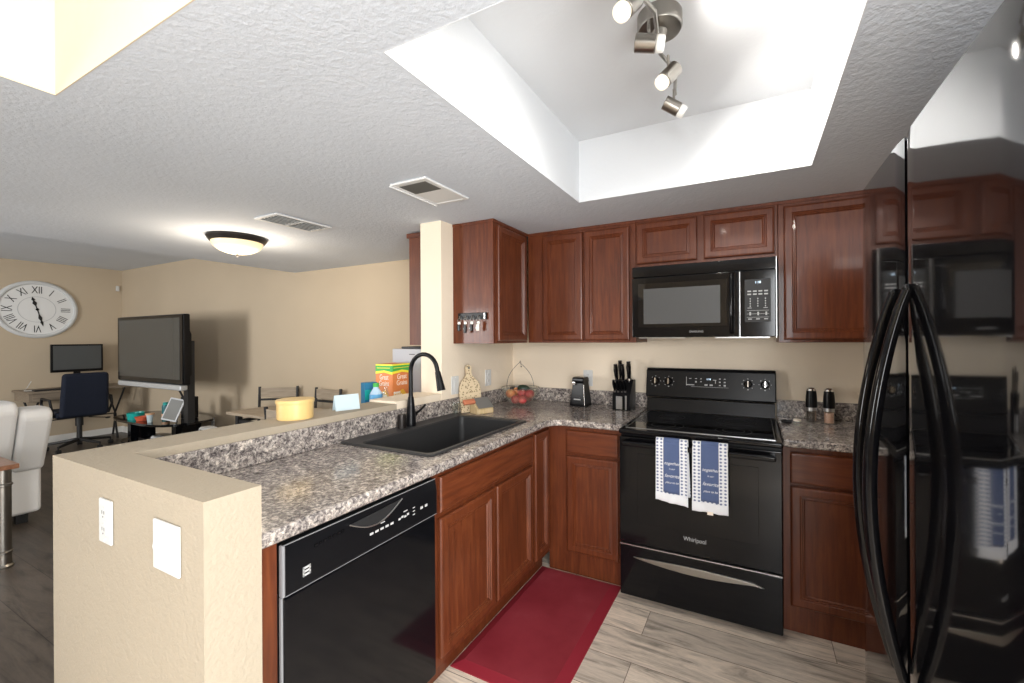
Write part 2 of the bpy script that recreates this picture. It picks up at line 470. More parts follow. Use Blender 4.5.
# low ceiling around the tray and the stair-hall opening
TX0, TX1, TY0, TY1 = .887, 1.953, -2.139, -.79
c = MB(); T = .05
X0, X1, Y0, Y1 = TX0 - .003, TX1 + .003, TY0 - .003, TY1 + .003
c.box((XS, -6.1, ZL), (-.133, 0, ZL + T)); c.box((-.133, Y1, ZL), (3.0, 0, ZL + T)); c.box((-.133, -2.445, ZL), (X0, Y1, ZL + T))
c.box((X1, -2.445, ZL), (3.0, Y1, ZL + T)); c.box((X0, -2.445, ZL), (X1, Y0, ZL + T))
struct('ceiling', c, 'ceiling')
t = MB()
t.box((TX0 - .03, TY0 - .03, ZT), (TX1 + .03, TY1 + .03, ZT + .04))
struct('ceiling_tray', t, 'tray')
t = MB(); z0 = ZL - .0005
t.box((TX0 - .003, TY0 - .003, z0), (TX0, TY1 + .003, ZT)); t.box((TX1, TY0 - .003, z0), (TX1 + .003, TY1 + .003, ZT))
t.box((TX0, TY1, z0), (TX1, TY1 + .003, ZT)); t.box((TX0, TY0 - .003, z0), (TX1, TY0, ZT))
struct('trim_tray', t, 'tray')
struct('ceiling_living', MB().box((XW, -6.1, ZH), (XS, 0, ZH + .05)), 'ceiling')
struct('ceiling_step', MB().box((XS, -6.1, ZL + T), (XS + .05, 0, ZH + .05)), 'ceiling')
struct('ceiling_hall', MB().box((-.18, -6.1, 3.0), (3.0, -2.40, 3.05)), 'ceiling')
struct('wall_header_left', MB().box((-.133, -6.1, ZL - .0005), (-.13, -2.448, 3.0)), 'header')
struct('wall_header_back', MB().box((-.133, -2.448, ZL - .0005), (3.0, -2.445, 3.0)), 'header')
# pony wall: main run and end return
HP = 1.042
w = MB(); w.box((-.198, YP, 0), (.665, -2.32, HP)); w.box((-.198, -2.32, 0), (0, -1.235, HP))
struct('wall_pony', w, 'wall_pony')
struct('wall_pony_ledge', MB().box((-.205, -1.235, 0), (-.004, -.864, HP + .012)), 'wall')
struct('baseboard_left', MB().box((XW, -6.0, 0), (XW + .014, -.014, .09)), 'trim')
struct('baseboard_back', MB().box((XW, -.014, 0), (-.166, 0, .09)), 'trim')


# ------------------------------------------------------------ cabinets
def panel_bm(x0, x1, z0, z1, y=0, th=.02, frame=.055, flat=False):
    """door front facing -y with routed frame and recessed panel; outline x0..x1, z0..z1, back on plane y"""
    t = bmesh.new()
    if flat: prof = [(0, 0), (0, th - .006), (.005, th - .001), (.012, th)]
    else: prof = [(0, 0), (0, th - .007), (.004, th - .002), (.010, th), (frame - .018, th), (frame - .014, th - .005), (frame - .009, th - .004),
                  (frame - .006, th - .009), (frame - .001, th - .008), (frame + .004, th - .014)]
    rings = []
    for i, (q, d) in enumerate(prof):
        rings.append([t.verts.new(p) for p in ((x0 + q, y - d, z0 + q), (x1 - q, y - d, z0 + q), (x1 - q, y - d, z1 - q), (x0 + q, y - d, z1 - q))])
    for a, b in zip(rings, rings[1:]):
        for k in range(4): t.faces.new((a[k], a[(k + 1) % 4], b[(k + 1) % 4], b[k]))
    t.faces.new(rings[-1]); t.faces.new(rings[0][::-1])
    bmesh.ops.recalc_face_normals(t, faces=t.faces[:])
    mb = MB(); mb.merge(t); return mb


def cabinet(name, label, loc, rz, w, h, depth, doors=(), drawers=(), fixed=(), z0=0, toe=0, toe_depth=.06, crown=False, open_top=False):
    t = thing(name, label, 'cabinet', loc, rz)
    b = MB()
    if open_top:
        b.box((0, 0, z0 + toe), (w, .02, z0 + h)); b.box((0, .02, z0 + toe), (.018, depth, z0 + h)); b.box((w - .018, .02, z0 + toe), (w, depth, z0 + h))
        b.box((.018, depth - .012, z0 + toe), (w - .018, depth, z0 + h)); b.box((.018, .02, z0 + toe), (w - .018, depth - .012, z0 + toe + .018))
    else: b.box((0, 0, z0 + toe), (w, depth, z0 + h))
    if toe: b.box((0, toe_depth, z0), (w, depth, z0 + toe))
    if crown: b.box((-.004, -.006, z0 + h - .018), (w + .004, depth, z0 + h))
    obj('body', b, 'cherry', t, bevel=.0015)
    for (a, c, e, f) in doors: obj('door', panel_bm(a, c, e, f, y=-.001), 'cherry', t, smooth=False)
    for (a, c, e, f) in drawers: obj('drawer', panel_bm(a, c, e, f, y=-.001, flat=True), 'cherry_h', t, smooth=False)
    for (a, c, e, f) in fixed: obj('false_front', panel_bm(a, c, e, f, y=-.001, flat=True), 'cherry_h', t, smooth=False)
    return t


CH = .874
# peninsula run (fronts face +X); local x runs along +Y
P = lambda y: y + 1.66
cabinet('sink_cabinet', 'cherry sink base cabinet with two doors under a long false drawer front', (.61, -1.66, 0), PI / 2, .83, CH, .58,
        doors=[(P(-1.625), P(-1.235), .135, .685), (P(-1.215), P(-.85), .135, .685)], fixed=[(P(-1.625), P(-.85), .71, .85)], toe=.10, toe_depth=.05, open_top=True)
cabinet('corner_cabinet', 'cherry base cabinet with one narrow tall door in the inside corner', (.61, -.83, 0), PI / 2, .22, CH, .58,
        doors=[(.012, .19, .135, .85)], toe=.10, toe_depth=.05)
t = thing('dishwasher_surround', 'narrow cherry cabinet end between the dishwasher and the low wall', 'cabinet', (.33, -2.29, 0))
obj('side_panel', MB().box((-.30, -.028, 0), (.278, .028, CH)), 'cherry', t)
obj('face_strip', MB().box((.2785, -.028, 0), (.298, .028, CH)), 'cherry', t)
# back run (fronts face -Y)
cabinet('drawer_cabinet', 'cherry base cabinet with one drawer over one door, left of the stove', (.61, -.61, 0), 0, .468, CH, .60,
        doors=[(.122, .437, .136, .70)], drawers=[(.122, .437, .715, .85)])
cabinet('drawer_cabinet', 'cherry base cabinet with one drawer over one door, between stove and refrigerator', (1.848, -.61, 0), 0, .62, CH, .60,
        doors=[(.030, .45, .127, .69)], drawers=[(.030, .45, .705, .85)])
# uppers
UB, UH = 1.362, ZL - 1.362 - .001
cabinet('wall_cabinet', 'cherry wall cabinet with one door facing sideways, key rack on its side', (.308, -.752, UB), PI / 2, .43, UH, .306, doors=[(.035, .40, .015, UH - .035)], crown=True)
cabinet('wall_cabinet', 'cherry wall cabinet with two doors over the fruit bowl corner', (.31, -.305, UB), 0, .762, UH, .303,
        doors=[(.118, .412, .015, UH - .035), (.424, .724, .015, UH - .035)], crown=True)
z0 = 1.822
cabinet('wall_cabinet', 'short cherry wall cabinet with two small doors above the microwave', (1.074, -.305, z0), 0, .772, ZL - z0 - .001, .303,
        doors=[(.008, .36, .024, .275), (.398, .756, .024, .275)], crown=True)
cabinet('wall_cabinet', 'cherry wall cabinet with one tall door right of the microwave', (1.848, -.305, UB), 0, .62, UH, .303,
        doors=[(.026, .47, .015, UH - .035)], crown=True)
t = thing('wall_cabinet', 'cherry cabinet seen behind the pier, above the grey freezer', 'cabinet', (-.40, -.72, 1.352))
obj('body', MB().box((0, 0, 0), (.232, .70, .735)), 'cherry', t)
obj('crown', MB().box((-.012, -.012, .735), (.232, .70, .765)), 'cherry_h', t)

# ------------------------------------------------------------ countertops
CT, CB = .914, .876
SX0, SX1, SY0, SY1 = .035, .548, -1.590, -.812     # sink cut-out


def cells(xs, ys, filled, z0, z1):
    t = bmesh.new(); V = {}
    def vv(x, y, z):
        k = (round(x, 4), round(y, 4), z)
        if k not in V: V[k] = t.verts.new((x, y, z))
        return V[k]
    nx, ny = len(xs) - 1, len(ys) - 1
    F = lambda i, j: 0 <= i < nx and 0 <= j < ny and filled(i, j)
    for i in range(nx):
        for j in range(ny):
            if not F(i, j): continue
            a, b, c_, d = xs[i], xs[i + 1], ys[j], ys[j + 1]
            t.faces.new([vv(a, c_, z1), vv(b, c_, z1), vv(b, d, z1), vv(a, d, z1)])
            t.faces.new([vv(a, d, z0), vv(b, d, z0), vv(b, c_, z0), vv(a, c_, z0)])
            if not F(i - 1, j): t.faces.new([vv(a, c_, z0), vv(a, c_, z1), vv(a, d, z1), vv(a, d, z0)])
            if not F(i + 1, j): t.faces.new([vv(b, d, z0), vv(b, d, z1), vv(b, c_, z1), vv(b, c_, z0)])
            if not F(i, j - 1): t.faces.new([vv(b, c_, z0), vv(b, c_, z1), vv(a, c_, z1), vv(a, c_, z0)])
            if not F(i, j + 1): t.faces.new([vv(a, d, z0), vv(a, d, z1), vv(b, d, z1), vv(b, d, z0)])
    mb = MB(); mb.merge(t); return mb


XE = .652
xs = [.002, SX0, SX1, XE, 1.076]; ys = [-2.318, SY0, SY1, -.652, -.002]
ct = cells(xs, ys, lambda i, j: (i < 3 or j == 3) and not (i == 1 and j == 1), CB, CT)
t = thing('countertop', 'grey speckled L-shaped countertop holding the sink', 'countertop', (0, 0, CB))
ct.bm.transform(Matrix.Translation((0, 0, -CB)))
o = obj('worktop', ct, 'granite', t, bevel=.011, seg=3)
o = obj('corner_fillet', MB().prism([(XE - .004, -.648), (XE + .075, -.648), (XE + .030, -.665), (XE + .010, -.69), (XE - .004, -.73)], .001, CT - CB - .0015), 'granite', t, bevel=.004)
bs = MB(); bs.box((.002, -2.318, CT - CB + .0005), (.020, -.002, .138)); bs.box((.020, -.020, CT - CB + .0005), (1.076, -.002, .138))
bs.box((.020, -2.318, CT - CB + .0005), (.60, -2.30, .0385))
obj('backsplash', bs, 'granite', t, bevel=.003)
t = thing('countertop', 'short grey speckled countertop between stove and refrigerator', 'countertop', (1.848, -.652, CB))
obj('worktop', MB().box((0, 0, 0), (.62, .65, CT - CB)), 'granite', t, bevel=.011, seg=3)
obj('backsplash', MB().box((0, .632, CT - CB + .0005), (.62, .65, .138)), 'granite', t, bevel=.003)

# ------------------------------------------------------------ sink
cx, cy = (SX0 + SX1) / 2, (SY0 + SY1) / 2
t = thing('sink', 'black single-basin drop-in sink in the speckled countertop', 'sink', (cx, cy, CT))
RX0, RX1, RY0, RY1 = SX0 - .018 - cx, SX1 + .018 - cx, SY0 - .02 - cy, SY1 + .02 - cy
BX0, BX1, BY0, BY1 = RX0 + .115, RX1 - .028, RY0 + .03, RY1 - .055
b = bmesh.new()
def rr(x0, x1, y0, y1, z, r, n=5):
    out = []
    for (ax, ay, s0) in ((x1 - r, y1 - r, 0), (x0 + r, y1 - r, 90), (x0 + r, y0 + r, 180), (x1 - r, y0 + r, 270)):
        for k in range(n + 1):
            a = math.radians(s0 + 90 * k / n); out.append(b.verts.new((ax + r * math.cos(a), ay + r * math.sin(a), z)))
    return out
rings = [rr(RX0 + .004, RX1 - .004, RY0 + .004, RY1 - .004, .0005, .02), rr(RX0, RX1, RY0, RY1, .004, .022), rr(RX0 + .006, RX1 - .006, RY0 + .006, RY1 - .006, .010, .022),
         rr(BX0 - .006, BX1 + .006, BY0 - .006, BY1 + .006, .010, .03), rr(BX0, BX1, BY0, BY1, .004, .03), rr(BX0 + .006, BX1 - .006, BY0 + .006, BY1 - .006, -.19, .035),
         rr(BX0 + .03, BX1 - .03, BY0 + .03, BY1 - .03, -.215, .03)]
for A, B_ in zip(rings, rings[1:]):
    n = len(A)
    for k in range(n): b.faces.new((A[k], A[(k + 1) % n], B_[(k + 1) % n], B_[k]))
b.faces.new(rings[-1])
bmesh.ops.recalc_face_normals(b, faces=b.faces[:])
mb = MB(); mb.merge(b)
obj('basin', mb, 'sink', t)
obj('drain', MB().lathe([(0, .004), (.035, .004), (.043, .002), (.043, 0)], ((BX0 + BX1) / 2, 0, -.214)), 'steel', t)

# faucet
FX, FYY, FZ = .068, -1.20, CT + .0105
t = thing('faucet', 'black high-arc pull-down kitchen faucet behind the sink', 'faucet', (FX, FYY, FZ))
obj('body', MB().lathe([(0, 0), (.027, 0), (.028, .01), (.026, .02), (.024, .05), (.021, .10), (.0155, .15), (.0135, .158), (0, .158)]), 'black_satin', t)
pts = [(0, 0, .15), (0, 0, .26)]
R = .092
for k in range(0, 13):
    a = PI - PI * k / 12 * .93
    pts.append((R + R * math.cos(a), 0, .295 + R * math.sin(a)))
pts.append((pts[-1][0] + .006, 0, pts[-1][2] - .03))
obj('spout', MB().tube(pts, .0115, 14), 'black_satin', t)
e = pts[-1]
obj('spray_head', MB().cyl((e[0] - .002, 0, e[2] + .012), (e[0] + .022, 0, e[2] - .085), .014, .022, 20), 'black_satin', t)
h = MB().cyl((0, 0, .055), (.0, .036, .06), .015, .013); h.tube([(0, .03, .06), (.004, .055, .068), (.012, .10, .10)], [.007, .007, .006], 10)
obj('handle', h, 'black_satin', t)
o = obj('air_gap', MB().lathe([(0, 0), (.022, 0), (.022, .062), (.018, .072), (0, .074)], (.062, -1.262, CT + .0105)), 'bronze')
tag(o, 'small dark round air gap cap behind the faucet', 'air gap')
g = MB().lathe([(.0, .0), (.020, 0), (.022, .004), (.024, .075), (.022, .075), (.020, .006), (0, .006)], (.055, -.80, CT + .0005))
o = obj('drinking_glass', g, 'bowl_glass'); tag(o, 'small clear glass standing at the far back corner of the sink', 'glass')

# ------------------------------------------------------------ dishwasher
DY0, DY1 = -2.258, -1.664
t = thing('dishwasher', 'black built-in dishwasher under the peninsula countertop', 'dishwasher', (.61, DY0, 0), PI / 2)
W = DY1 - DY0
obj('body', MB().box((.004, .0, .10), (W - .004, .56, .87)), 'black_matte', t)
obj('door', MB().rbox((.006, -.030, .115), (W - .006, -.002, .722), .006), 'black', t)
pnl = MB()
prof = [(-.002, .728), (-.034, .728), (-.036, .735), (-.036, .815), (-.030, .852), (-.024, .860), (-.002, .860)]
pnl.prism([(y, z) for y, z in prof], .004, W - .004, 'x')
cp = obj('control_panel', pnl, 'black_satin', t, bevel=.002)
obj('edge_strip', MB().rbox((-.001, -.037, .728), (.007, -.020, .862), .003).rbox((-.001, -.030, .12), (.005, -.020, .727), .002), 'grey_edge', t)
obj('edge_highlight', MB().box((.008, -.0305, .8585), (W - .006, -.026, .8605)), 'grey_edge', t)  # highlight along the panel edge drawn as a thin grey strip
obj('edge_highlight', MB().box((.008, -.0355, .7275), (W - .006, -.031, .7290)), 'grey_edge', t)
# scooped handle pocket: dark recess with a bright curved lip
arc = []
for k in range(17):
    u = k / 16; arc.append((.20 + .21 * u, -.0385, .838 - .040 * math.sin(PI * u) + .008 * u))
hp = MB().tube(arc, .0022, 8); h_ = obj('handle', hp, 'steel', t)
obj('recess', MB().prism([(a[0], a[2]) for a in arc] , -.0375, -.0355, 'y'), 'black_matte', h_)
v_ = MB()
for k in range(7): v_.box((.088 + k * .014, -.0372, .822 + k * .0008), (.098 + k * .014, -.0345, .829 + k * .0008))
obj('vent_slots', v_, 'black_glass', t)
k_ = MB()
for k in range(5): k_.box((.275 + k * .021, -.0372, .775), (.288 + k * .021, -.0358, .782))
for k in range(4): k_.box((.395 + k * .013, -.0372, .776 + .003 * (k % 2)), (.404 + k * .013, -.0358, .783 + .003 * (k % 2)))
for k in range(3): k_.box((.462, -.0372, .769 + k * .012), (.472, -.0358, .772 + k * .012))
for k in range(2): k_.box((.500 + k * .024, -.0372, .776), (.512 + k * .024, -.0358, .785))
k_.box((.318, -.0372, .796), (.335, -.0358, .799)); k_.box((.418, -.0372, .796), (.436, -.0358, .799))
obj('button_marks', k_, 'gray_text', t)
lg = MB()
for k in range(3):
    z = .757 + k * .0095
    lg.prism([(.054, z), (.075, z + .001), (.076, z + .0065), (.055, z + .0055)], -.0374, -.0358, 'y')
lg.box((.054, -.0374, .7565), (.0575, -.0358, .782)); lg.box((.0725, -.0374, .7575), (.076, -.0358, .783))
obj('emblem', lg, 'gray_text', t)
obj('toe_plate', MB().box((.006, .05, .0), (W - .006, .06, .10)), 'black_matte', t)

# ------------------------------------------------------------ stove
SXL, SW, SF = 1.082, .762, -.735
t = thing('stove', 'black freestanding electric stove with glass cooktop', 'stove', (SXL, SF, 0))
D = -SF
obj('body', MB().box((.004, .035, .03), (SW - .004, D - .01, .895)), 'black_satin', t)
obj('cooktop', MB().rbox((0, -.005, .886), (SW, D - .095, .912), .009, 3), 'black', t)
gl = obj('glass_top', MB().box((.035, .045, .912), (SW - .035, D - .12, .9135)), 'black_glass', t)
for (bx, by, r) in ((.20, .18, .105), (.55, .18, .085), (.20, .44, .075), (.55, .44, .105)):
    rg = MB()
    for q in (r, r * .6): rg.lathe([(q - .0012, .9137), (q - .0012, .9141), (q + .0012, .9141), (q + .0012, .9137)], (bx, by, 0), 48)
    obj('burner_ring', rg, 'dark_metal', gl)
rm = MB(); rm.box((.028, .038, .912), (.032, D - .115, .9145)); rm.box((SW - .032, .038, .912), (SW - .028, D - .115, .9145)); rm.box((.032, .038, .912), (SW - .032, .042, .9145))
obj('cooktop_trim', rm, 'steel', t)
d_ = obj('oven_door', MB().rbox((.003, .0, .315), (SW - .003, .034, .872), .006), 'black', t)
obj('oven_window', MB().rbox((.10, -.0025, .43), (SW - .10, .001, .79), .001, 1), 'black', d_)
hb = MB(); hb.rbox((.03, -.062, .836), (SW - .03, -.040, .862), .009, 3)
for x in (.045, SW - .045): hb.rbox((x - .012, -.050, .838), (x + .012, .0, .860), .004)
obj('handle', hb, 'black', d_)
text('brand_lettering', 'Whirlpool', .030, 'gray_text', d_, (SW / 2 + .0, -.0012, .395), FY, sx=.85)
dr = obj('drawer', MB().rbox((.003, .004, .035), (SW - .003, .034, .300), .006), 'black', t)
pl = [(.075, .247)]
for k in range(1, 12): pl.append((.075 + .61 * k / 12, .247 + .010 * math.sin(PI * k / 12)))
pl.append((.685, .235))
for k in range(11, 0, -1): pl.append((.075 + .61 * k / 12, .243 - .024 * math.sin(PI * k / 12)))
obj('drawer_pull', MB().prism(pl, -.006, .005, 'y'), 'nickel', dr, bevel=.002)
obj('trim_line', MB().box((.005, -.001, .303), (SW - .005, .02, .308)), 'steel', t)
# back guard
bg = MB(); bg.prism([(D - .10, .912), (D - .082, .995), (D - .008, .995), (D - .008, .912)], .006, SW - .006, 'x')
obj('vent_guard', bg, 'black_satin', t, bevel=.003)
bp_ = MB(); bp_.prism([(D - .092, 1.003), (D - .096, 1.012), (D - .070, 1.178), (D - .055, 1.190), (D - .008, 1.190), (D - .008, 1.003)], 0, SW, 'x')
cpn = obj('control_panel', bp_, 'black_satin', t, bevel=.006, seg=3)
tilt = math.atan2(.026, .166)
def onpanel(x, z, off=.0): return (x, D - .096 + (z - 1.012) * .1566 - off, z)
for x in (.062, .146, .612, .704):
    kn = obj('knob', MB().lathe([(0, 0), (.024, 0), (.022, .014), (.016, .02), (0, .02)]).box((-.004, -.020, .014), (.004, .020, .026)), 'black', cpn)
    kn.location = onpanel(x, 1.107); kn.rotation_euler = (PI / 2 - tilt, 0, 0)
    obj('indicator', MB().box((-.003, -.018, .0262), (.003, .018, .0275)), 'chrome', kn)
    mk = MB()
    for a in range(-3, 4):
        aa = math.radians(90 + a * 45); mk.box((.032 * math.cos(aa) - .0022, .032 * math.sin(aa) - .0022, .0005), (.032 * math.cos(aa) + .0022, .032 * math.sin(aa) + .0022, .0015))
    mk.box((-.004, -.036, .0005), (.004, -.030, .0015))
    obj('dial_marks', mk, 'gray_text', kn)
dp = MB(); kk = MB()
fr_ = obj('keypad', MB().box((-.135, -.036, 0), (.135, .036, .0012)), 'black_satin', cpn); fr_.location = onpanel(.375, 1.112, .0008); fr_.rotation_euler = (PI / 2 - tilt, 0, 0)
for (x, y, w_, h_2) in [(-.095, .018, .014, .004), (-.06, .018, .012, .004), (-.06, -.002, .010, .010), (-.095, -.022, .05, .006), (-.03, .018, .008, .006), (-.03, 0, .008, .006),
                        (.0, -.02, .018, .009), (.03, -.02, .018, .009), (.05, .012, .02, .004), (.055, .0, .004, .018), (.08, .02, .010, .006), (.08, 0, .010, .008), (.08, -.02, .010, .006), (.108, .02, .010, .004), (.108, 0, .010, .008), (.108, -.02, .012, .010), (-.118, 0, .003, .056), (.02, -.033, .22, .0015)]:
    kk.box((x - w_ / 2, y - h_2 / 2, .0012), (x + w_ / 2, y + h_2 / 2, .002))
obj('key_marks', kk, 'gray_text', fr_)
text('clock_digits', '1:18', .015, 'display', fr_, (.015, .016, .002), (0, 0, 0))

# towels on the oven handle
def towel(x0, x1, ztop, zlen, skew, label, back, lines):
    t = thing('dish_towel', label, 'towel', ((x0 + x1) / 2, SF - .051, ztop))
    w = x1 - x0
    def fold(u): return .0035 * math.sin(u * 9 + x0 * 20) + .002 * math.sin(u * 23)
    def front(o, top=0):
        def f(u, v):
            zz = -zlen * v + skew * u * v * .8
            yy = -.0155 - o + fold(u) * (.25 + .75 * v)
            return ((u - .5) * w * (1 + .03 * v), yy, zz)
        return f
    # front sheet, over the bar, and the shorter back sheet
    mb = MB(); mb.grid(front(0), 24, 24)
    def over(u, v):
        a = PI * v; return ((u - .5) * w, -.0155 * math.cos(a) + fold(u) * .25 * (1 - v), .0155 * math.sin(a) * .9)
    mb.grid(over, 24, 6)
    def bk(u, v): return ((u - .5) * w + back * v, .0155 - .002 * v * 0, -(zlen * .93) * v)
    mb.grid(bk, 24, 12)
    bmesh.ops.remove_doubles(mb.bm, verts=mb.bm.verts[:], dist=.0004)
    s_ = obj('sheet', mb, 'towel', t, thick=.0016)
    def sub(u0, u1, v0, v1, o):
        f = front(o)
        return lambda u, v: f(u0 + (u1 - u0) * u, v0 + (v1 - v0) * v)
    obj('blue_panel', MB().grid(sub(.25, .75, .0, .84, .0032), 12, 20), 'blue_towel', t, thick=.0006)
    def over2(u, v):
        a = PI * v * .5; return ((.25 + .5 * u - .5) * w, -.0187 * math.cos(a) + fold(.25 + .5 * u) * .25 * (1 - v), .0187 * math.sin(a) * .9)
    obj('blue_fold', MB().grid(over2, 12, 4), 'blue_towel', t, thick=.0006)
    obj('hem', MB().grid(sub(.0, 1, .86, 1, .0028), 24, 6), 'towel_hem', t, thick=.0006)
    obj('care_label', MB().box((.0 - .012, -.018, -zlen - .010), (.014, -.016, -zlen + .005)), 'cream', t)
    for (s, sz, vv) in lines:
        text('lettering', s, sz, 'towel_hem', t, ((.52 - .5) * w, -.0225, -zlen * vv), FY, shear=.35, extrude=.0004)
    return t
LN = [('together', .021, .36), ('is our', .012, .45), ('favorite', .023, .57), ('place to be', .014, .68)]
towel(1.290, 1.440, .8835, .290, -.02, 'blue and white dish towel on the oven handle, left one', .010, LN)
towel(1.462, 1.617, .8835, .315, 0, 'blue and white dish towel on the oven handle, right one, hanging lower', -.0, LN)

# ------------------------------------------------------------ microwave
MX, MW_, MZ0, MZ1, MF = 1.073, .760, 1.388, 1.815, -.405
t = thing('microwave', 'black over-the-range microwave below the short wall cabinet', 'microwave', (MX, MF, MZ0))
H = MZ1 - MZ0
obj('body', MB().box((.002, .03, .008), (MW_ - .002, .40, H)), 'black_satin', t)
obj('vent_panel', MB().rbox((0, .004, H - .062), (MW_, .03, H), .004), 'black', t)
dd = obj('door', MB().rbox((0, .0, .006), (.585, .030, H - .066), .005), 'black', t)
obj('window_frame', MB().rbox((.035, -.003, .065), (.525, .002, H - .10), .002, 1), 'black_glass', dd)
obj('window', MB().box((.070, -.0045, .085), (.490, -.0025, H - .135)), 'mw_window', dd)
obj('handle', MB().tube([(.548, -.002, .03), (.548, -.028, .06), (.548, -.036, .13), (.548, -.037, .20), (.548, -.034, .27), (.548, -.022, .335), (.548, -.002, .35)], .0115, 12), 'black', dd)
text('brand_lettering', 'SAMSUNG', .0155, 'gray_text', dd, (.365, -.0008, .037), FY, sx=1.05)
cp = obj('control_panel', MB().rbox((.590, .0, .006), (MW_, .030, H - .066), .005), 'black', t)
obj('trim_strip', MB().box((.5865, -.001, .01), (.5895, .02, H - .07)), 'steel', t)
kp = obj('keypad', MB().box((.612, -.0016, .085), (.735, .0006, H - .115)), 'black_matte', cp)
text('clock_digits', '1:18', .017, 'display', kp, (.675, -.0022, H - .132), FY)
mk = MB()
for r in range(2):
    for k in range(4): mk.box((.625 + k * .0265, -.0024, .245 - r * .016), (.643 + k * .0265, -.0015, .252 - r * .016))
for r in range(4):
    for k in range(3): mk.box((.636 + k * .036, -.0024, .205 - r * .013), (.641 + k * .036, -.0015, .212 - r * .013))
for k in (0, 2): mk.box((.625 + k * .038, -.0024, .158), (.645 + k * .038, -.0015, .161))
for r in range(3): mk.box((.622, -.0024, .145 - r * .018), (.727, -.0015, .1465 - r * .018))
for k in range(3): mk.box((.628 + k * .038, -.0024, .098), (.646 + k * .038, -.0015, .103)); mk.box((.634 + k * .038, -.0024, .120), (.642 + k * .038, -.0015, .138))
obj('key_marks', mk, 'gray_text', kp)
for x in (.03, .46): obj('grease_filter', MB().box((x, .04, .0), (x + .27, .30, .008)), 'steel', t)
obj('side_trim', MB().box((MW_, .0, .0), (MW_ + .003, .03, H)), 'steel', t)

# ------------------------------------------------------------ refrigerator
RXF, RY_0, RY_1, RZ = 2.048, -2.150, -1.190, 1.868
t = thing('refrigerator', 'tall glossy black side-by-side refrigerator facing the sink', 'refrigerator', (RXF, RY_0, 0), -PI / 2)
# local: x runs toward -Y from far end ; use rz=-90: local x -> -Y, local -y -> -X
t.location = (RXF, RY_1, 0)
RW = RY_1 - RY_0; GP = .450
obj('body', MB().box((.004, .075, .02), (RW - .004, .78, RZ - .015)), 'black_satin', t)
def fdoor(x0, x1):
    # softly crowned door front
    b = MB(); n = 14; th = .068
    pl = [(x0, th)] 
    for k in range(n + 1):
        u = k / n; x = x0 + (x1 - x0) * u
        e = min(u, 1 - u) * (x1 - x0)
        y = .0 + (.004 * (1 - min(1, e / .008)) ** 2) + .0015 * (2 * u - 1) ** 2
        pl.append((x, y))
    pl.append((x1, th))
    b.prism(pl, .06, RZ); return b
d1 = obj('freezer_door', fdoor(0, GP - .010), 'fridge', t)
d2 = obj('refrigerator_door', fdoor(GP + .010, RW), 'fridge', t)
def fhandle(x, par, zt=1.50, zb=.565):
    pts = []; rs = []
    for k in range(25):
        u = k / 24; z = zb + (zt - zb) * u
        pts.append((x, -.073 * math.sin(PI * u) ** .85 - .004, z)); rs.append(.0105 + .004 * math.sin(PI * u))
    h = MB().tube(pts, rs, 12); h.ball((x, -.004, zt), .0115); h.ball((x, -.004, zb), .0115)
    return obj('handle', h, 'black', par)
fhandle(GP - .062, d1); fhandle(GP + .048, d2)
obj('base_grille', MB().box((.01, .03, .01), (RW - .01, .075, .055)), 'black_matte', t)
for x in (.01, RW - .06): obj('hinge_cover', MB().rbox((x, .015, RZ), (x + .05, .09, RZ + .014), .004), 'black_satin', t)

# ------------------------------------------------------------ mat
t = thing('floor_mat', 'worn red kitchen mat on the floor in front of the sink cabinets', 'mat', (.812, -1.058, 0.0005))
b = bmesh.new()
def rect(x0, x1, y0, y1, z): return [b.verts.new(p) for p in ((x0, y0, z), (x1, y0, z), (x1, y1, z), (x0, y1, z))]
r0 = rect(-.248, .248, -.44, .44, 0); r1 = rect(-.246, .246, -.438, .438, .003); r2 = rect(-.205, .195, -.395, .41, .014)
for A, B_ in ((r0, r1), (r1, r2)):
    for k in range(4): b.faces.new((A[k], A[(k + 1) % 4], B_[(k + 1) % 4], B_[k]))
mb = MB(); b.faces.new(r0[::-1]); mb.merge(b); obj('bevelled_edge', mb, 'mat_edge', t, smooth=False)
obj('pad', MB().box((-.205, -.395, .004), (.195, .41, .0145)), 'mat', t)

# ------------------------------------------------------------ wall plates
def plate(name, label, loc, rz, kind, w=.072, h=.116, cat='outlet'):
    t = thing(name, label, cat, loc, rz)          # front faces local -y
    obj('plate', MB().rbox((-w / 2, -.007, 0), (w / 2, -.0005, h), .003), 'white', t)
    if kind == 'duplex':
        for z in (.036, .080):
            f = obj('socket', MB().cyl((0, -.0095, z), (0, -.006, z), .0165, seg=24), 'white', t)
            sl = MB()
            for x in (-.006, .006): sl.box((x - .001, -.0102, z - .001), (x + .001, -.0094, z + .008))
            sl.cyl((0, -.0102, z - .008), (0, -.0094, z - .008), .0022, seg=10)
            obj('slot', sl, 'vent_dark', f)
    if kind == 'rocker1': obj('rocker', MB().rbox((-.016, -.011, .025), (.016, -.006, .091), .003), 'white', t)
    if kind == 'rocker2':
        for x in (-.023, .023):
            obj('frame', MB().rbox((x - .0175, -.009, .022), (x + .0175, -.006, .094), .002), 'white', t)
            r = MB(); r.prism([(-.007, .026), (-.010, .028), (-.016, .058) if x < 0 else (-.010, .058), (-.010, .088) if x < 0 else (-.016, .086), (-.007, .090)], x - .014, x + .014, 'x')
            obj('rocker', r, 'white', t)
    for z in (.008, h - .008): obj('screw', MB().cyl((0, -.0082, z), (0, -.0065, z), .003, seg=10), 'trim', t)
    return t
plate('power_outlet', 'white duplex outlet on the outer face of the low beige wall', (.190, YP, .856), 0, 'duplex')
plate('light_switch', 'white double rocker switch on the outer face of the low beige wall', (.513, YP, .856), 0, 'rocker2', w=.118, cat='switch')
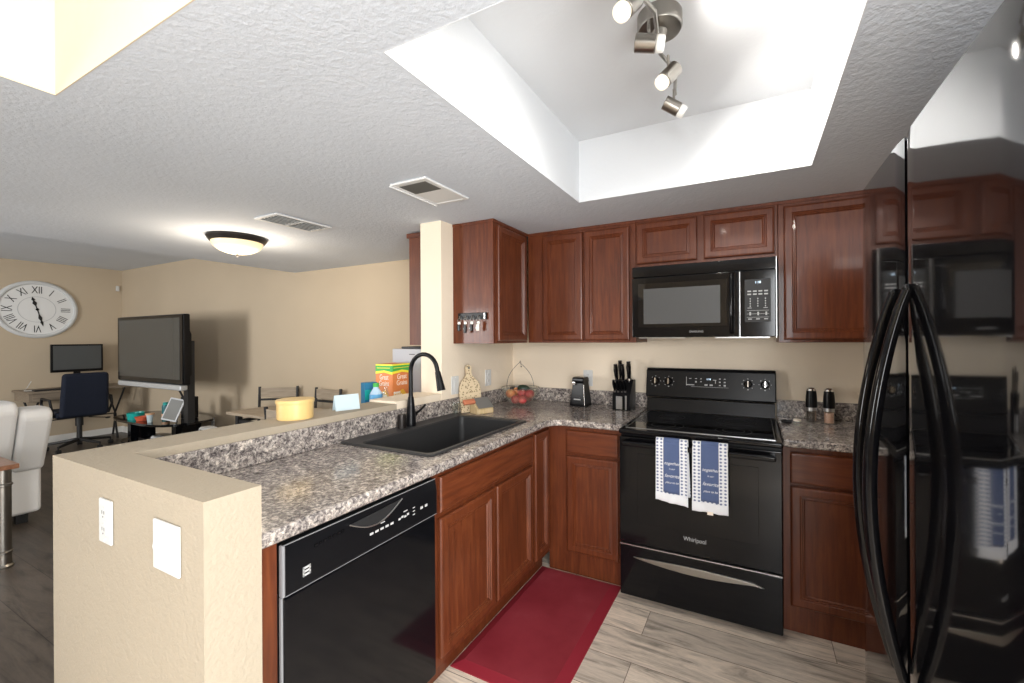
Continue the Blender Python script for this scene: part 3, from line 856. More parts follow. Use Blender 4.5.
plate('light_switch', 'white single rocker switch on the cream wall left of the paddle board', (0, -.740, 1.036), PI / 2, 'rocker1', cat='switch')
plate('power_outlet', 'white outlet on the cream wall between paddle board and fruit bowl', (0, -.360, 1.052), PI / 2, 'duplex')
plate('power_outlet', 'white outlet on the wall behind the black can opener', (.640, 0, 1.042), 0, 'duplex')
plate('power_outlet', 'white outlet low on the tan wall right of the television', (-4.40, 0, .30), 0, 'duplex')
o = obj('motion_sensor', MB().rbox((XW, -.072, 2.15), (XW + .03, -.035, 2.23), .008), 'white')
tag(o, 'small white sensor high in the corner beside the clock wall', 'sensor')

# ------------------------------------------------------------ counter items
# paddle board leaning on the wall
t = thing('paddle_board', 'pale carved wooden paddle board leaning against the cream wall', 'cutting board', (.080, -.668, CT + .0005), math.radians(66))
bl = [(-.075, 0), (.075, 0), (.078, .15), (.066, .19), (.035, .222), (.020, .240)]
bl += [(.017, .262), (.022, .285), (.016, .302), (0, .308), (-.016, .302), (-.022, .285), (-.017, .262), (-.020, .240), (-.035, .222), (-.066, .19), (-.078, .15)]
ln_ = math.radians(-8)
brd = MB().prism(bl, -.008, .008, 'y'); brd.bm.transform(Matrix.Rotation(ln_, 4, 'X') @ Matrix.Translation((0, 0, .002)))
obj('board', brd, 'paddle', t, bevel=.002)
hm = MB().cyl((0, -.0095, .288), (0, .0095, .288), .007, seg=14); hm.bm.transform(Matrix.Rotation(ln_, 4, 'X'))
obj('handle_hole', hm, 'vent_dark', t)
# wooden block with cleaver
t = thing('knife_rest', 'pale wooden wedge block in front of the paddle board', 'wooden block', (.155, -.662, CT + .0005), PI / 2 - .35)
obj('block', MB().prism([(-.045, 0), (.04, 0), (.04, .075), (.02, .085), (-.045, .03)], -.062, .062, 'x'), 'bamboo', t, bevel=.003)
t = thing('cleaver', 'cleaver with orange-brown handle resting on the pale wooden block', 'cleaver', (.155, -.662, CT), PI / 2 - .35)
blm = MB(); blm.prism([(-.055, -.045), (.060, -.045), (.060, .045), (-.050, .045)], 0, .003, 'z')
R_ = Matrix.Translation((0, -.0135, .0665)) @ Matrix.Rotation(math.radians(40.4), 4, 'X')
blm.bm.transform(R_); obj('blade', blm, 'blade', t)
hh = MB().rbox((-.140, .000, -.008), (-.0555, .034, .016), .008, 3); hh.bm.transform(R_); obj('handle', hh, 'handle_wood', t)
# fruit bowl with arched wire handle
BX, BY = .215, -.26
t = thing('fruit_bowl', 'clear glass fruit bowl with arched wire handle in the counter corner', 'bowl', (BX, BY, CT + .0005))
pr_ = [(0, 0), (.045, 0), (.048, .006), (.085, .035), (.115, .075), (.130, .118), (.133, .120), (.1335, .117), (.118, .074), (.088, .033), (.05, .003)]
pr_ = [(0, .0), (.048, .0), (.088, .030), (.118, .070), (.134, .120), (.131, .121), (.114, .072), (.084, .034), (.044, .006), (0, .006)]
obj('bowl', MB().lathe(pr_, seg=48), 'bowl_glass', t)
obj('rim', MB().lathe([(.1335 + .003 * math.cos(a * PI / 4), .120 + .003 * math.sin(a * PI / 4)) for a in range(9)], seg=48), 'bowl_glass', t)
dvec = Vector((math.cos(.45), math.sin(.45), 0)) * .098
ap = Vector((-.008, .005, .305))
wr = MB(); 
for sgn in (-1, 1):
    pts = []
    for k in range(13):
        u = k / 12; q = dvec * sgn * (1 - u) ** .9 * 1.0; bulge = dvec * sgn * .24 * math.sin(PI * u)
        pts.append(Vector((0, 0, .128)) + q + bulge + Vector((ap.x, ap.y, .177)) * u)
    wr.tube(pts, .0017, 8)
wr.tube([ap, ap + Vector((.004, 0, .012)), ap + Vector((.010, 0, .004)), ap + Vector((.012, 0, -.022))], .002, 8).ball(ap + Vector((.013, 0, -.03)), .005)
wr.lathe([(.1365 + .0016 * math.cos(a * PI / 3), .126 + .0016 * math.sin(a * PI / 3)) for a in range(7)], seg=48)
obj('wire_handle', wr, 'dark_metal', t)
def fruit(kind, label, loc, r, m, sc=(1, 1, .92), stem=True):
    t = thing(kind, label, kind, (BX + loc[0], BY + loc[1], CT + loc[2]), random.random() * 6, 'fruit in the glass bowl')
    prof = []
    for k in range(15):
        a = -PI / 2 + PI * k / 14; dip = .14 * math.exp(-((1 - abs(math.sin(a))) / .05)) if stem else 0
        prof.append((max(0, r * math.cos(a)) if 0 < k < 14 else 0, r * (math.sin(a) * (1 - dip)) * sc[2] + r * sc[2]))
    obj('flesh', MB().lathe(prof, seg=24), m, t)
    if stem: obj('stem', MB().tube([(0, 0, r * 2 * sc[2] * .9), (.002, 0, r * 2 * sc[2] * 1.05)], .0013, 6), 'dark_metal', t)
fruit('peach', 'yellow orange peach at the left side of the glass bowl', (-.062, -.035, .048), .036, 'peach_fruit')
fruit('peach', 'yellow orange peach at the top left behind the other peach', (-.05, .045, .052), .037, 'peach_fruit')
fruit('apple', 'red apple at the bottom front left of the bowl', (-.012, -.048, .012), .034, 'apple')
fruit('apple', 'red apple at the right side of the glass bowl', (.068, .012, .046), .036, 'apple')
fruit('apple', 'red apple at the bottom front right of the bowl', (.045, -.052, .016), .033, 'apple')
fruit('apple', 'red apple in the middle under the avocado', (.012, .0, .052), .033, 'apple')
fruit('apple', 'red apple at the bottom back of the bowl', (.02, .058, .020), .034, 'apple')
av = thing('avocado', 'dark avocado on top of the fruit in the glass bowl', 'avocado', (BX + .005, BY + .035, CT + .112), .4)
obj('flesh', MB().lathe([(0, -.045), (.018, -.04), (.028, -.022), (.029, 0), (.024, .022), (.015, .04), (0, .048)], mtx=Matrix.Rotation(PI / 2, 4, 'Y'), seg=24), 'avocado', av)

# can opener
t = thing('can_opener', 'black electric can opener in front of the white wall outlet', 'can opener', (.625, -.115, CT + .0005), -.12)
b = bmesh.new(); rings = []
for (hw, y0, y1, z) in ((.062, -.055, .055, 0), (.060, -.055, .053, .02), (.050, -.045, .045, .10), (.044, -.040, .04, .165), (.046, -.048, .042, .175), (.044, -.046, .04, .198), (.038, -.038, .034, .203)):
    rings.append([b.verts.new(p) for p in ((-hw, y0, z), (hw, y0, z), (hw, y1, z), (-hw, y1, z))])
for A, B_ in zip(rings, rings[1:]):
    for k in range(4): b.faces.new((A[k], A[(k + 1) % 4], B_[(k + 1) % 4], B_[k]))
b.faces.new(rings[0][::-1]); b.faces.new(rings[-1]); mb = MB(); mb.merge(b)
obj('body', mb, 'black_satin', t, bevel=.006, seg=3)
c_ = MB().cyl((-.022, -.044, .158), (-.022, -.058, .158), .010, seg=16).rbox((-.036, -.060, .162), (-.010, -.045, .170), .002)
obj('cutting_wheel', c_, 'chrome', t)
obj('nameplate', MB().box((-.026, -.0565, .045), (.026, -.0500, .053)), 'gray_text', t)
obj('side_strip', MB().prism([(-.052, .0), (-.044, .0), (-.034, .155), (-.040, .155)], .052, .0625, 'y').bm and MB().tube([(.058, -.053, .01), (.046, -.043, .15)], .003, 8), 'chrome', t)
cd = MB().tube([(-.05, .03, .02), (-.085, .02, .005), (-.095, .05, .005), (-.04, .075, .01), (.0, .076, .06), (.01, .088, .15)], .0028, 8)
obj('cord', cd, 'black_matte', t)

# knife block
KB = (.945, -.13, CT + .0005)
t = thing('knife_block', 'black slanted knife block with a silver front plate, left of the stove', 'knife block', KB, -.05)
obj('block', MB().prism([(-.07, 0), (.06, 0), (.06, .195), (.005, .200), (-.070, .098)], -.060, .060, 'x'), 'black_satin', t, bevel=.003)
obj('plate', MB().rbox((-.034, -.0725, .006), (.010, -.070, .092), .001, 1), 'steel', t)
obj('side_plate', MB().rbox((.028, -.0725, .004), (.040, -.070, .098), .001, 1), 'steel', t)
def knife(x, y, z, ln, rr_, label, lean=.35):
    k = thing('kitchen_knife', label, 'knife', (KB[0] + x, KB[1] + y, KB[2] + z), -.05, 'knives in the black block')
    R2 = Matrix.Rotation(lean, 4, 'X')
    g = MB(); g.tube([(0, 0, 0), (0, 0, ln * .3), (0, -.003, ln * .7), (0, -.002, ln)], [rr_ * .8, rr_, rr_ * 1.15, rr_ * .9], 10); g.bm.transform(Matrix.Diagonal((.8, 1.2, 1, 1))); g.bm.transform(R2)
    obj('grip', g, 'black', k)
    b_ = MB().cyl((0, 0, -.010), (0, 0, .004), rr_ * .95, seg=12); b_.bm.transform(R2); obj('bolster', b_, 'chrome', k)
    c2 = MB().cyl((0, -.002, ln - .002), (0, -.002, ln + .004), rr_ * .8, seg=12); c2.bm.transform(R2); obj('pommel', c2, 'black_satin', k)
    bl_ = MB().box((-.0012, -.006, -.07), (.0012, .006, -.008)); bl_.bm.transform(R2); obj('blade', bl_, 'steel', k)
for i, x in enumerate((-.050, -.026, -.002, .022)):
    knife(x, -.052, .128, .072, .0105, ['small black steak knife, outermost on the left of the front row', 'small black steak knife, second from the left in the front row', 'small black steak knife, third from the left in the front row', 'small black steak knife, rightmost of the front row'][i])
knife(-.048, -.012, .195, .105, .0165, 'black-handled knife at the left of the tall back row', .22)
knife(-.026, .015, .207, .115, .0160, 'tallest black-handled knife at the back of the block', .16)
knife(-.002, -.012, .195, .105, .0150, 'black-handled knife in the middle of the tall row', .22)
knife(.036, -.008, .205, .112, .0175, 'black-handled knife at the right of the tall row', .1)

# grinders
def grinder(x, y, label, fill):
    t = thing('spice_grinder', label, 'grinder', (x, y, CT + .0005))
    obj('jar', MB().lathe([(0, 0), (.0245, 0), (.0255, .004), (.0255, .068), (.0235, .068), (.0235, .005), (0, .005)], seg=28), 'bowl_glass', t)
    obj('spice', MB().lathe([(0, .0055), (.0230, .0055), (.0230, .060), (0, .060)], seg=28), fill, t)
    obj('collar', MB().lathe([(.0, .0682), (.0262, .0682), (.0262, .086), (0, .086)], seg=28), 'steel', t)
    obj('grip', MB().lathe([(0, .0862), (.0285, .0862), (.0290, .10), (.0265, .15), (.0235, .178), (0, .178)], seg=28), 'black_satin', t)
    cp_ = MB().prism([(-.0225, .178), (.0225, .178), (.0225, .189), (-.0225, .184)], -.001, .001, 'x'); 
    c3 = MB().lathe([(0, .1782), (.0235, .1782), (.022, .188), (.015, .195), (.006, .196), (0, .190)], seg=28)
    obj('cap', c3, 'chrome', t)
grinder(2.012, -.150, 'pepper grinder with black grip and dark peppercorns right of the stove', 'pepper')
grinder(2.094, -.150, 'salt grinder with black grip and pink salt, nearer the refrigerator', 'salt')
t = thing('small_dish', 'small dark dish on the counter right beside the stove', 'dish', (1.888, -.215, CT + .0005))
obj('dish', MB().lathe([(0, 0), (.022, 0), (.032, .012), (.030, .013), (.020, .003), (0, .003)]), 'dark_metal', t)
t = thing('spice_jar', 'tiny clear jar with a pale lid in front of the small dark dish', 'jar', (1.935, -.262, CT + .0005))
obj('jar', MB().lathe([(0, 0), (.018, 0), (.018, .022), (.016, .022), (.016, .002), (0, .002)]), 'bowl_glass', t)
obj('lid', MB().lathe([(0, .0222), (.019, .0222), (.019, .032), (0, .032)]), 'cream', t)

# ------------------------------------------------------------ key rack on the side of the wall cabinet
KY = -.7535
t = thing('key_rack', 'black key rack with four hooks on the side of the cherry cabinet', 'key rack', (.160, KY, 1.512))
obj('rail', MB().rbox((-.110, -.012, 0), (.105, -.0005, .042), .002), 'black_satin', t)
obj('end_clip', MB().box((.088, -.0135, .004), (.096, -.0120, .038)), 'steel', t)
for x in (-.085, -.038, .010, .058):
    obj('hook', MB().tube([(x, -.012, .024), (x, -.022, .02), (x, -.028, .008), (x + .004, -.034, .014), (x + .006, -.036, .022)], .0026, 8), 'key_silver', t)
KL = ['bunch of keys with dark fob on the leftmost hook', 'bunch of keys with large dark fob on the second hook', 'bunch of keys with black fob on the third hook', 'bunch of keys with pale tag on the rightmost hook']
for i, x in enumerate((-.085, -.038, .010, .058)):
    k = thing('key_bunch', KL[i], 'keys', (.160 + x, KY - .030, 1.512 + .006), 0, 'keys on the rack')
    obj('ring', MB().tube([(.013 * math.sin(a * PI / 6), 0, -.011 + .013 * math.cos(a * PI / 6)) for a in range(13)], .0014, 6), 'key_silver', k)
    for j in range(3):
        a = (-.35 + .35 * j) + .08 * i; z = -.024
        b_ = MB(); b_.cyl((0, -.001 - .002 * j, 0), (0, .001 - .002 * j, 0), .010, seg=14).box((-.003, -.001 - .002 * j, -.042), (.003, .001 - .002 * j, -.006)).box((.003, -.001 - .002 * j, -.036), (.006, .001 - .002 * j, -.030))
        b_.bm.transform(Matrix.Translation((.010 * math.sin(a), 0, z - .004)) @ Matrix.Rotation(a, 4, 'Y')); obj('key', b_, 'key_silver', k)
    f = MB().rbox((-.012, -.008, -.078 - .012 * (i == 1)), (.010, .0, -.036), .006); obj('fob', f, 'black_satin' if i != 3 else 'cream', k)

# ------------------------------------------------------------ things on the low wall and behind it
HT = HP + .0005
t = thing('round_tub', 'round butter-yellow lidded tub on top of the low wall', 'tub', (-.105, -1.732, HT))
obj('tub', MB().lathe([(0, 0), (.070, 0), (.072, .003), (.073, .068), (0, .068)], seg=48), 'butter', t)
obj('lid', MB().lathe([(0, .0685), (.075, .0685), (.0765, .072), (.0765, .083), (.074, .086), (0, .085)], seg=48), 'butter', t)
t = thing('folded_card', 'pale blue folded card standing on the low wall', 'card', (-.095, -1.475, HT), 1.22)
obj('front_leaf', MB().prism([(-.058, 0), (.058, 0), (.058, .078), (-.058, .078)], -.0006, .0006, 'y'), 'card', t)
t.children[0].rotation_euler = (-.30, 0, 0); t.children[0].location = (0, -.024, 0)
bl_ = obj('back_leaf', MB().prism([(-.058, 0), (.058, 0), (.058, .078), (-.058, .078)], -.0006, .0006, 'y'), 'card', t); bl_.rotation_euler = (.30, 0, 0); bl_.location = (0, .024, 0)
ls = MB()
for r in range(5): ls.box((-.045, -.0009, .018 + r * .011), (.030 + .012 * (r % 2), -.0007, .0195 + r * .011))
obj('print_lines', ls, 'silver', t.children[0])

# slim shelf unit behind the low wall that carries the groceries
LZ = .9345
t = thing('storage_shelf', 'slim dark shelf unit behind the low wall under the groceries', 'shelf', (-.42, -1.05, 0))
obj('top_board', MB().box((-.19, -.29, .915), (.19, .295, .934)), 'dark_metal', t)
for sx_ in (-.17, .17):
    for sy_ in (-.27, .275): obj('post', MB().box((sx_ - .012, sy_ - .012, 0), (sx_ + .012, sy_ + .012, .9145)), 'dark_metal', t)
obj('lower_board', MB().box((-.158, -.258, .30), (.158, .263, .318)), 'dark_metal', t)
w, d, h = .18, .135, .297
t = thing('cereal_box', 'large orange cereal box with green and yellow top behind the faucet', 'cereal box', (-.4166, -.853, LZ + .0005), math.radians(96))
obj('carton', MB().box((-w / 2, -d / 2, 0), (w / 2, d / 2, h)), 'orange_box', t, bevel=.001)
def art(fw, off, rot):
    """printed face, fw wide, drawn in a frame whose front is -y, turned by rot about z"""
    X = Matrix.Rotation(rot, 4, 'Z'); f = -off; k = fw / 2
    def put(nm, g, m_):
        g.bm.transform(X); return obj(nm, g, m_, t)
    put('green_band', MB().prism([(-k, h - .048), (0, h - .042), (k, h - .052), (k, h), (-k, h)], f - .0006, f - .0001, 'y'), 'green')
    g = MB().box((-k, f - .0010, h - .010), (k, f - .0007, h - .001)); g.prism([(-k, h - .064), (0, h - .054), (k, h - .068), (k, h - .052), (0, h - .040), (-k, h - .048)], f - .0010, f - .0007, 'y'); g.box((-k + .01, f - .0009, h - .027), (k - .02, f - .0006, h - .023))
    put('yellow_band', g, 'yellow')
    put('golden_band', MB().prism([(-k, 0), (k, 0), (k, .05), (.01, .13), (-k, .10)], f - .0006, f - .0001, 'y'), 'gold')
    g = MB()
    for q in range(14): g.cyl((-k + .016 + .0165 * (q % 5), f - .0014, .075 + .018 * (q // 5)), (-k + .016 + .0165 * (q % 5), f - .0006, .075 + .018 * (q // 5)), .0088, seg=9)
    put('flake_picture', g, 'cream')
    for sx__, z in (('Great', .212), ('Grains', .172)):
        text('lettering', sx__, .048, 'cream', t, X @ Vector((0, f - .001, z)), (PI / 2, 0, rot), sx=.62 * fw / .135)
art(w, d / 2, 0); art(d, w / 2, -PI / 2)
t = thing('drink_carton', 'dark blue carton behind the blue-labelled bottle', 'carton', (-.395, -1.070, LZ + .0005), 1.3)
obj('carton', MB().rbox((-.042, -.026, 0), (.036, .026, .193), .002), 'blue_box', t)
obj('stripe', MB().box((-.041, -.0268, .09), (.0, -.0261, .15)), 'teal', t)
t = thing('water_bottle', 'short bottle with blue label and green cap', 'bottle', (-.300, -1.105, LZ + .0005), .9)
obj('bottle', MB().lathe([(0, 0), (.032, 0), (.035, .006), (.036, .115), (.032, .14), (.016, .165), (.015, .172), (0, .172)]), 'bottle_blue', t)
obj('label_band', MB().lathe([(.0362, .060), (.0372, .060), (.0372, .130), (.0362, .130)]), 'blue_label', t)
obj('cap', MB().lathe([(0, .1725), (.017, .1725), (.017, .195), (0, .195)]), 'green', t)
pm = MB()
for q in range(4): pm.ball((.0365 * math.cos(-1.7 + .5 * q), .0365 * math.sin(-1.7 + .5 * q), .085 + .018 * (q % 2)), .007, (.6, .6, 1), 10)
obj('label_picture', pm, 'white', t)
o = MB().lathe([(0, 0), (.017, 0), (.019, .004), (.019, .12), (.012, .145), (.010, .165), (0, .165)])
o = obj('clear_bottle', o, 'bowl_glass', loc=(-.300, -1.030, LZ + .0005)); tag(o, 'plain clear bottle between the blue-labelled bottle and the cereal box', 'bottle')
# grey upright freezer
t = thing('freezer', 'grey upright freezer standing behind the low wall under a cherry cabinet', 'freezer', (-.375, -.72, 0))
obj('body', MB().box((-.19, .04, .02), (.19, .60, 1.325)), 'freezer', t, bevel=.006)
d_ = obj('door', MB().rbox((-.19, 0, .03), (.19, .036, 1.325), .006), 'freezer', t)
obj('nameplate', MB().box((-.03, -.0012, 1.285), (.02, .0004, 1.290)), 'dark_metal', d_)
o = obj('serving_tray', MB().rbox((-.50, -.70, 1.3255), (-.20, -.42, 1.341), .005), 'dark_metal')
tag(o, 'dark flat tray lying on top of the grey freezer', 'tray')

# ------------------------------------------------------------ ceiling fittings
t = thing('ceiling_dome_light', 'lit alabaster dome ceiling light with bronze rim', 'ceiling light', (-1.56, -1.20, ZL))
obj('rim', MB().lathe([(0, -.0005), (.178, -.0005), (.180, -.012), (.170, -.030), (.162, -.040), (.150, -.040), (.150, -.02), (0, -.02)], seg=48), 'bronze', t)
pd = [(.155 * math.cos(a), -.036 - .085 * math.sin(a)) for a in [k * PI / 2 / 12 for k in range(13)]]; pd[-1] = (0, -.121)
obj('glass_dome', MB().lathe(pd, seg=48), 'dome', t)
obj('finial', MB().lathe([(0, -.120), (.010, -.121), (.012, -.126), (.006, -.130), (.008, -.137), (0, -.142)], seg=20), 'bronze', t)
l = bpy.data.lights.new('dome_bulb', 'POINT'); l.energy = 9; l.color = (1, .86, .68); l.shadow_soft_size = .12
o = bpy.data.objects.new('dome_bulb', l); COL.objects.link(o); o.location = (-1.56, -1.20, ZL - .22)


def vent(loc, rz, lx, ly, label, style):
    t = thing('ceiling_vent', label, 'vent', loc, rz)
    fr = MB(); q = .022
    fr.rbox((-lx / 2, -ly / 2, -.010), (lx / 2, -ly / 2 + q, -.0005), .003, 1).rbox((-lx / 2, ly / 2 - q, -.010), (lx / 2, ly / 2, -.0005), .003, 1)
    fr.rbox((-lx / 2, -ly / 2 + q, -.010), (-lx / 2 + q, ly / 2 - q, -.0005), .003, 1).rbox((lx / 2 - q, -ly / 2 + q, -.010), (lx / 2, ly / 2 - q, -.0005), .003, 1)
    obj('frame', fr, 'vent', t)
    if style == 'louver':
        obj('backing', MB().box((-lx / 2 + .01, -ly / 2 + .01, -.003), (lx / 2 - .01, ly / 2 - .01, -.0008)), 'vent_dark', t)
        for k in range(6):
            y = -ly / 2 + q + .014 + k * (ly - 2 * q - .02) / 5.2
            for s in (-1, 1):
                sl = MB().box((-lx / 4 + .016, -.012, -.001), (lx / 4 - .016, .012, .001)); sl.bm.transform(Matrix.Translation((s * (lx / 4 - .006), y, -.0085)) @ Matrix.Rotation(.45, 4, 'X'))
                obj('slat', sl, 'vent', t)
        obj('divider', MB().box((-.006, -ly / 2 + q, -.012), (.006, ly / 2 - q, -.002)), 'vent', t)
    else:
        obj('cover', MB().box((-lx / 2 + q, -ly / 2 + q, -.008), (lx / 2 - q, ly / 2 - q, -.0008)), 'vent', t)
        obj('mesh_screen', MB().box((-lx / 2 + q + .012, -ly / 2 + q + .008, -.0095), (-.02, ly / 2 - q - .008, -.0080)), 'vent_dark', t)
        obj('edge_lip', MB().box((-lx / 2, ly / 2 - .006, -.016), (lx / 2, ly / 2, -.0101)), 'vent', t)
    return t
vent((-.835, -1.255, ZL), PI / 2, .36, .22, 'white louvred ceiling vent beside the dome light', 'louver')
vent((.300, -1.295, ZL), PI / 2, .33, .22, 'ceiling vent with dark mesh opening near the ceiling tray', 'mesh')

# track light
t = thing('track_light', 'brushed nickel four-head spotlight bar in the ceiling tray', 'spotlight', (1.455, -1.50, ZT))
obj('canopy', MB().lathe([(0, -.0005), (.072, -.0005), (.072, -.042), (.068, -.048), (.024, -.052), (.018, -.075), (0, -.078)], seg=40), 'nickel', t)
rail = MB().tube([(-.028, -.42, -.085), (-.034, -.30, -.085), (.012, -.14, -.085), (.0, -.04, -.085), (-.010, .06, -.085), (.022, .18, -.085), (.0, .30, -.085), (-.004, .335, -.085)], .007, 10)
obj('rail', rail, 'nickel', t)
heads = [((-.030, -.285), (-.35, -.55, -.75), 'lit'), ((-.012, -.110), (.95, .25, -.18), 'off'), ((.012, .085), (-.55, -.40, -.72), 'lit'), ((-.004, .300), (.80, .35, -.50), 'off')]
for (hx, hy), dr_, st in heads:
    dv = Vector(dr_).normalized(); c0 = Vector((hx, hy, -.155))
    hd = obj('spot_head', MB().cyl(c0 - dv * .042, c0 + dv * .022, .0265, seg=28), 'nickel', t, bevel=.002)
    st_ = MB().tube([(hx, hy, -.083), (hx, hy, -.120), c0], .005, 8); obj('stem', st_, 'nickel', hd)
    gm = MB().cyl(c0 + dv * .0225, c0 + dv * .048, .0255, .0235, seg=28); obj('glass_tip', gm, 'frosted' if st == 'lit' else 'frosted_off', hd, bevel=.006)
    sl = bpy.data.lights.new('spot_bulb', 'SPOT'); sl.energy = 9.5; sl.color = (1, .95, .88); sl.spot_size = 2.75; sl.spot_blend = 1.0; sl.shadow_soft_size = .02
    so = bpy.data.objects.new('spot_bulb', sl); COL.objects.link(so)
    so.location = Vector((1.455, -1.50, ZT)) + c0 + dv * .06; so.rotation_euler = dv.to_track_quat('-Z', 'Y').to_euler()

# ------------------------------------------------------------ clock on the far wall
t = thing('wall_clock', 'large round whitewashed wall clock with roman numerals', 'clock', (XW, -.865, 1.825), PI / 2)
obj('frame', MB().lathe([(.335, 0), (.385, 0), (.388, .012), (.380, .030), (.362, .040), (.345, .036), (.338, .022), (.335, .012)], mtx=Matrix.Rotation(PI / 2, 4, 'X'), seg=72), 'clock_frame', t)
obj('face', MB().lathe([(0, .001), (.345, .001), (.345, .018), (0, .018)], mtx=Matrix.Rotation(PI / 2, 4, 'X'), seg=72), 'clock_face', t)
obj('inner_ring', MB().lathe([(.168, .018), (.168, .0195), (.174, .0195), (.174, .018)], mtx=Matrix.Rotation(PI / 2, 4, 'X'), seg=72), 'silver', t)
for i, s in enumerate(['XII', 'I', 'II', 'III', 'IIII', 'V', 'VI', 'VII', 'VIII', 'IX', 'X', 'XI']):
    a = i * PI / 6
    text('numeral', s, .135, 'clock_black', t, (.258 * math.sin(a), -.0185, .258 * math.cos(a)), (PI / 2, a, 0), sx=.62, extrude=.001)
def hand(name, ln, wd, a):
    h = MB().prism([(-.004, -.03), (.004, -.03), (.005, ln * .3), (wd, ln * .5), (.006, ln * .68), (wd * .8, ln * .76), (0, ln), (-wd * .8, ln * .76), (-.006, ln * .68), (-wd, ln * .5), (-.005, ln * .3)], -.024, -.021, 'y')
    h.cyl((0, -.026, 0), (0, -.021, 0), .016, seg=16)
    h.bm.transform(Matrix.Rotation(a, 4, 'Y')); obj(name, h, 'clock_black', t)
hand('hour_hand', .175, .022, -.27); hand('minute_hand', .235, .018, math.radians(167))

# ------------------------------------------------------------ desk corner
DZ = .755
t = thing('writing_desk', 'grey oak desk with drawer and black cross legs below the clock', 'desk', (-6.65, -.64, 0))
obj('desk_top', MB().box((-.29, -.45, DZ - .025), (.30, .54, DZ)), 'desk_wood', t, bevel=.003)
obj('drawer_box', MB().box((-.27, -.43, DZ - .135), (.27, .10, DZ - .0255)), 'desk_wood', t)
dr = obj('drawer', MB().box((.2705, -.40, DZ - .128), (.282, .08, DZ - .032)), 'desk_wood', t)
obj('knob', MB().ball((.292, -.03, DZ - .08), .012), 'bronze', dr)
for y in (-.36, .44):
    for s in (-1, 1):
        lg = MB().tube([(.05 + .20 * s, y + .04 * s, DZ - .027), (.05, y, .36), (.05 - .02 * s, y, .33), (.05 - .20 * s if False else .05 + .20 * s, y - .04 * s, .0125)], .012, 6)
        obj('leg', lg, 'black_matte', t)
obj('cross_bar', MB().tube([(.05, -.36, .345), (.05, .44, .345)], .008, 6), 'black_matte', t)
t = thing('computer_monitor', 'black computer monitor on the desk', 'monitor', (-6.70, -.552, DZ + .0005))
obj('bezel', MB().rbox((-.02, -.255, .215), (.015, .255, .595), .004), 'black_satin', t)
obj('screen', MB().box((.0151, -.235, .250), (.0165, .235, .575)), 'monitor_screen', t)
obj('stand', MB().rbox((-.09, -.12, 0), (.09, .12, .014), .004).rbox((-.03, -.035, .014), (-.018, .035, .30), .003), 'black_satin', t)
t = thing('keyboard', 'small black keyboard with cable on the desk below the monitor', 'keyboard', (-6.48, -.86, DZ + .0005))
obj('base', MB().rbox((-.06, -.15, 0), (.06, .15, .018), .004), 'black_matte', t)
obj('cable', MB().tube([(-.06, -.1, .008), (-.12, -.2, .006), (-.18, -.16, .04), (-.2, -.12, .12)], .004, 6), 'white', t)

# office chair
t = thing('office_chair', 'navy upholstered swivel office chair pushed to the desk', 'office chair', (-6.09, -.705, 0))
n_ = MB()
def backf(u, v):
    y = (u - .5) * .46 * (1 - .10 * v); x = .10 + .07 * v - .05 * math.cos((u - .5) * PI); return (x, y, .46 + .54 * v)
br = MB(); br.rbox((.09, -.225, .43), (.175, .225, .99), .045, 4)
for vtx in br.bm.verts: vtx.co.x += .10 * (vtx.co.z - .43) + .25 * vtx.co.y ** 2; vtx.co.y *= 1 - .12 * (vtx.co.z - .43)
obj('backrest', br, 'navy', t)
obj('seat', MB().rbox((-.36, -.24, .42), (.09, .24, .51), .04, 4), 'navy', t)
for s in (-1, 1):
    obj('armrest', MB().tube([(.06, s * .25, .44), (.10, s * .275, .56), (.06, s * .28, .66), (-.20, s * .28, .67), (-.24, s * .275, .60), (-.18, s * .25, .45)], .014, 8), 'black_matte', t)
obj('gas_cylinder', MB().cyl((-.02, 0, .10), (-.02, 0, .42), .026).cyl((-.02, 0, .30), (-.02, 0, .42), .038), 'black_matte', t)
obj('tilt_lever', MB().tube([(.0, .08, .40), (.02, .24, .37)], .006, 8).ball((.02, .26, .365), .02, (.6, 1.4, .6)), 'black_matte', t)
for k in range(5):
    a = k * 2 * PI / 5 + .35; e_ = Vector((-.02 + .30 * math.cos(a), .30 * math.sin(a), .085))
    b_ = obj('base_arm', MB().tube([(-.02, 0, .125), e_], [.024, .014], 8), 'black_matte', t)
    obj('caster', MB().cyl(e_ + Vector((0, -.022, -.058)), e_ + Vector((0, .022, -.058)), .026, seg=16).cyl(e_ + Vector((0, 0, -.04)), e_, .008, seg=8), 'black_matte', b_)

# ------------------------------------------------------------ television and stand
t = thing('television', 'large flat television with silver speaker bar, held on the black stand', 'television', (-4.39, -.64, .49))
ZB = .862 - .49
obj('housing', MB().rbox((-.765, 0, ZB + .06), (.765, .062, ZB + .815), .012).prism([(.062, ZB + .12), (.062, ZB + .70), (.10, ZB + .60), (.10, ZB + .16)], -.70, .70, 'x'), 'black_satin', t)
obj('bezel_frame', MB().rbox((-.760, -.008, ZB + .068), (.760, .0, ZB + .81), .004, 1), 'black', t)
obj('screen', MB().box((-.715, -.0100, ZB + .115), (.705, -.0082, ZB + .775)), 'screen', t)
obj('speaker_bar', MB().rbox((-.735, -.020, ZB), (.735, .05, ZB + .058), .015, 3), 'silver', t)
obj('mount_post', MB().rbox((.52, .1005, .001), (.61, .17, .90), .006), 'black_matte', t)
obj('brace', MB().tube([(.36, .11, .40), (.50, .13, .22), (.55, .135, .20)], .010, 8), 'black_matte', t)
t = thing('television_stand', 'black glass television stand with curved sides', 'stand', (-4.52, -.46, 0))
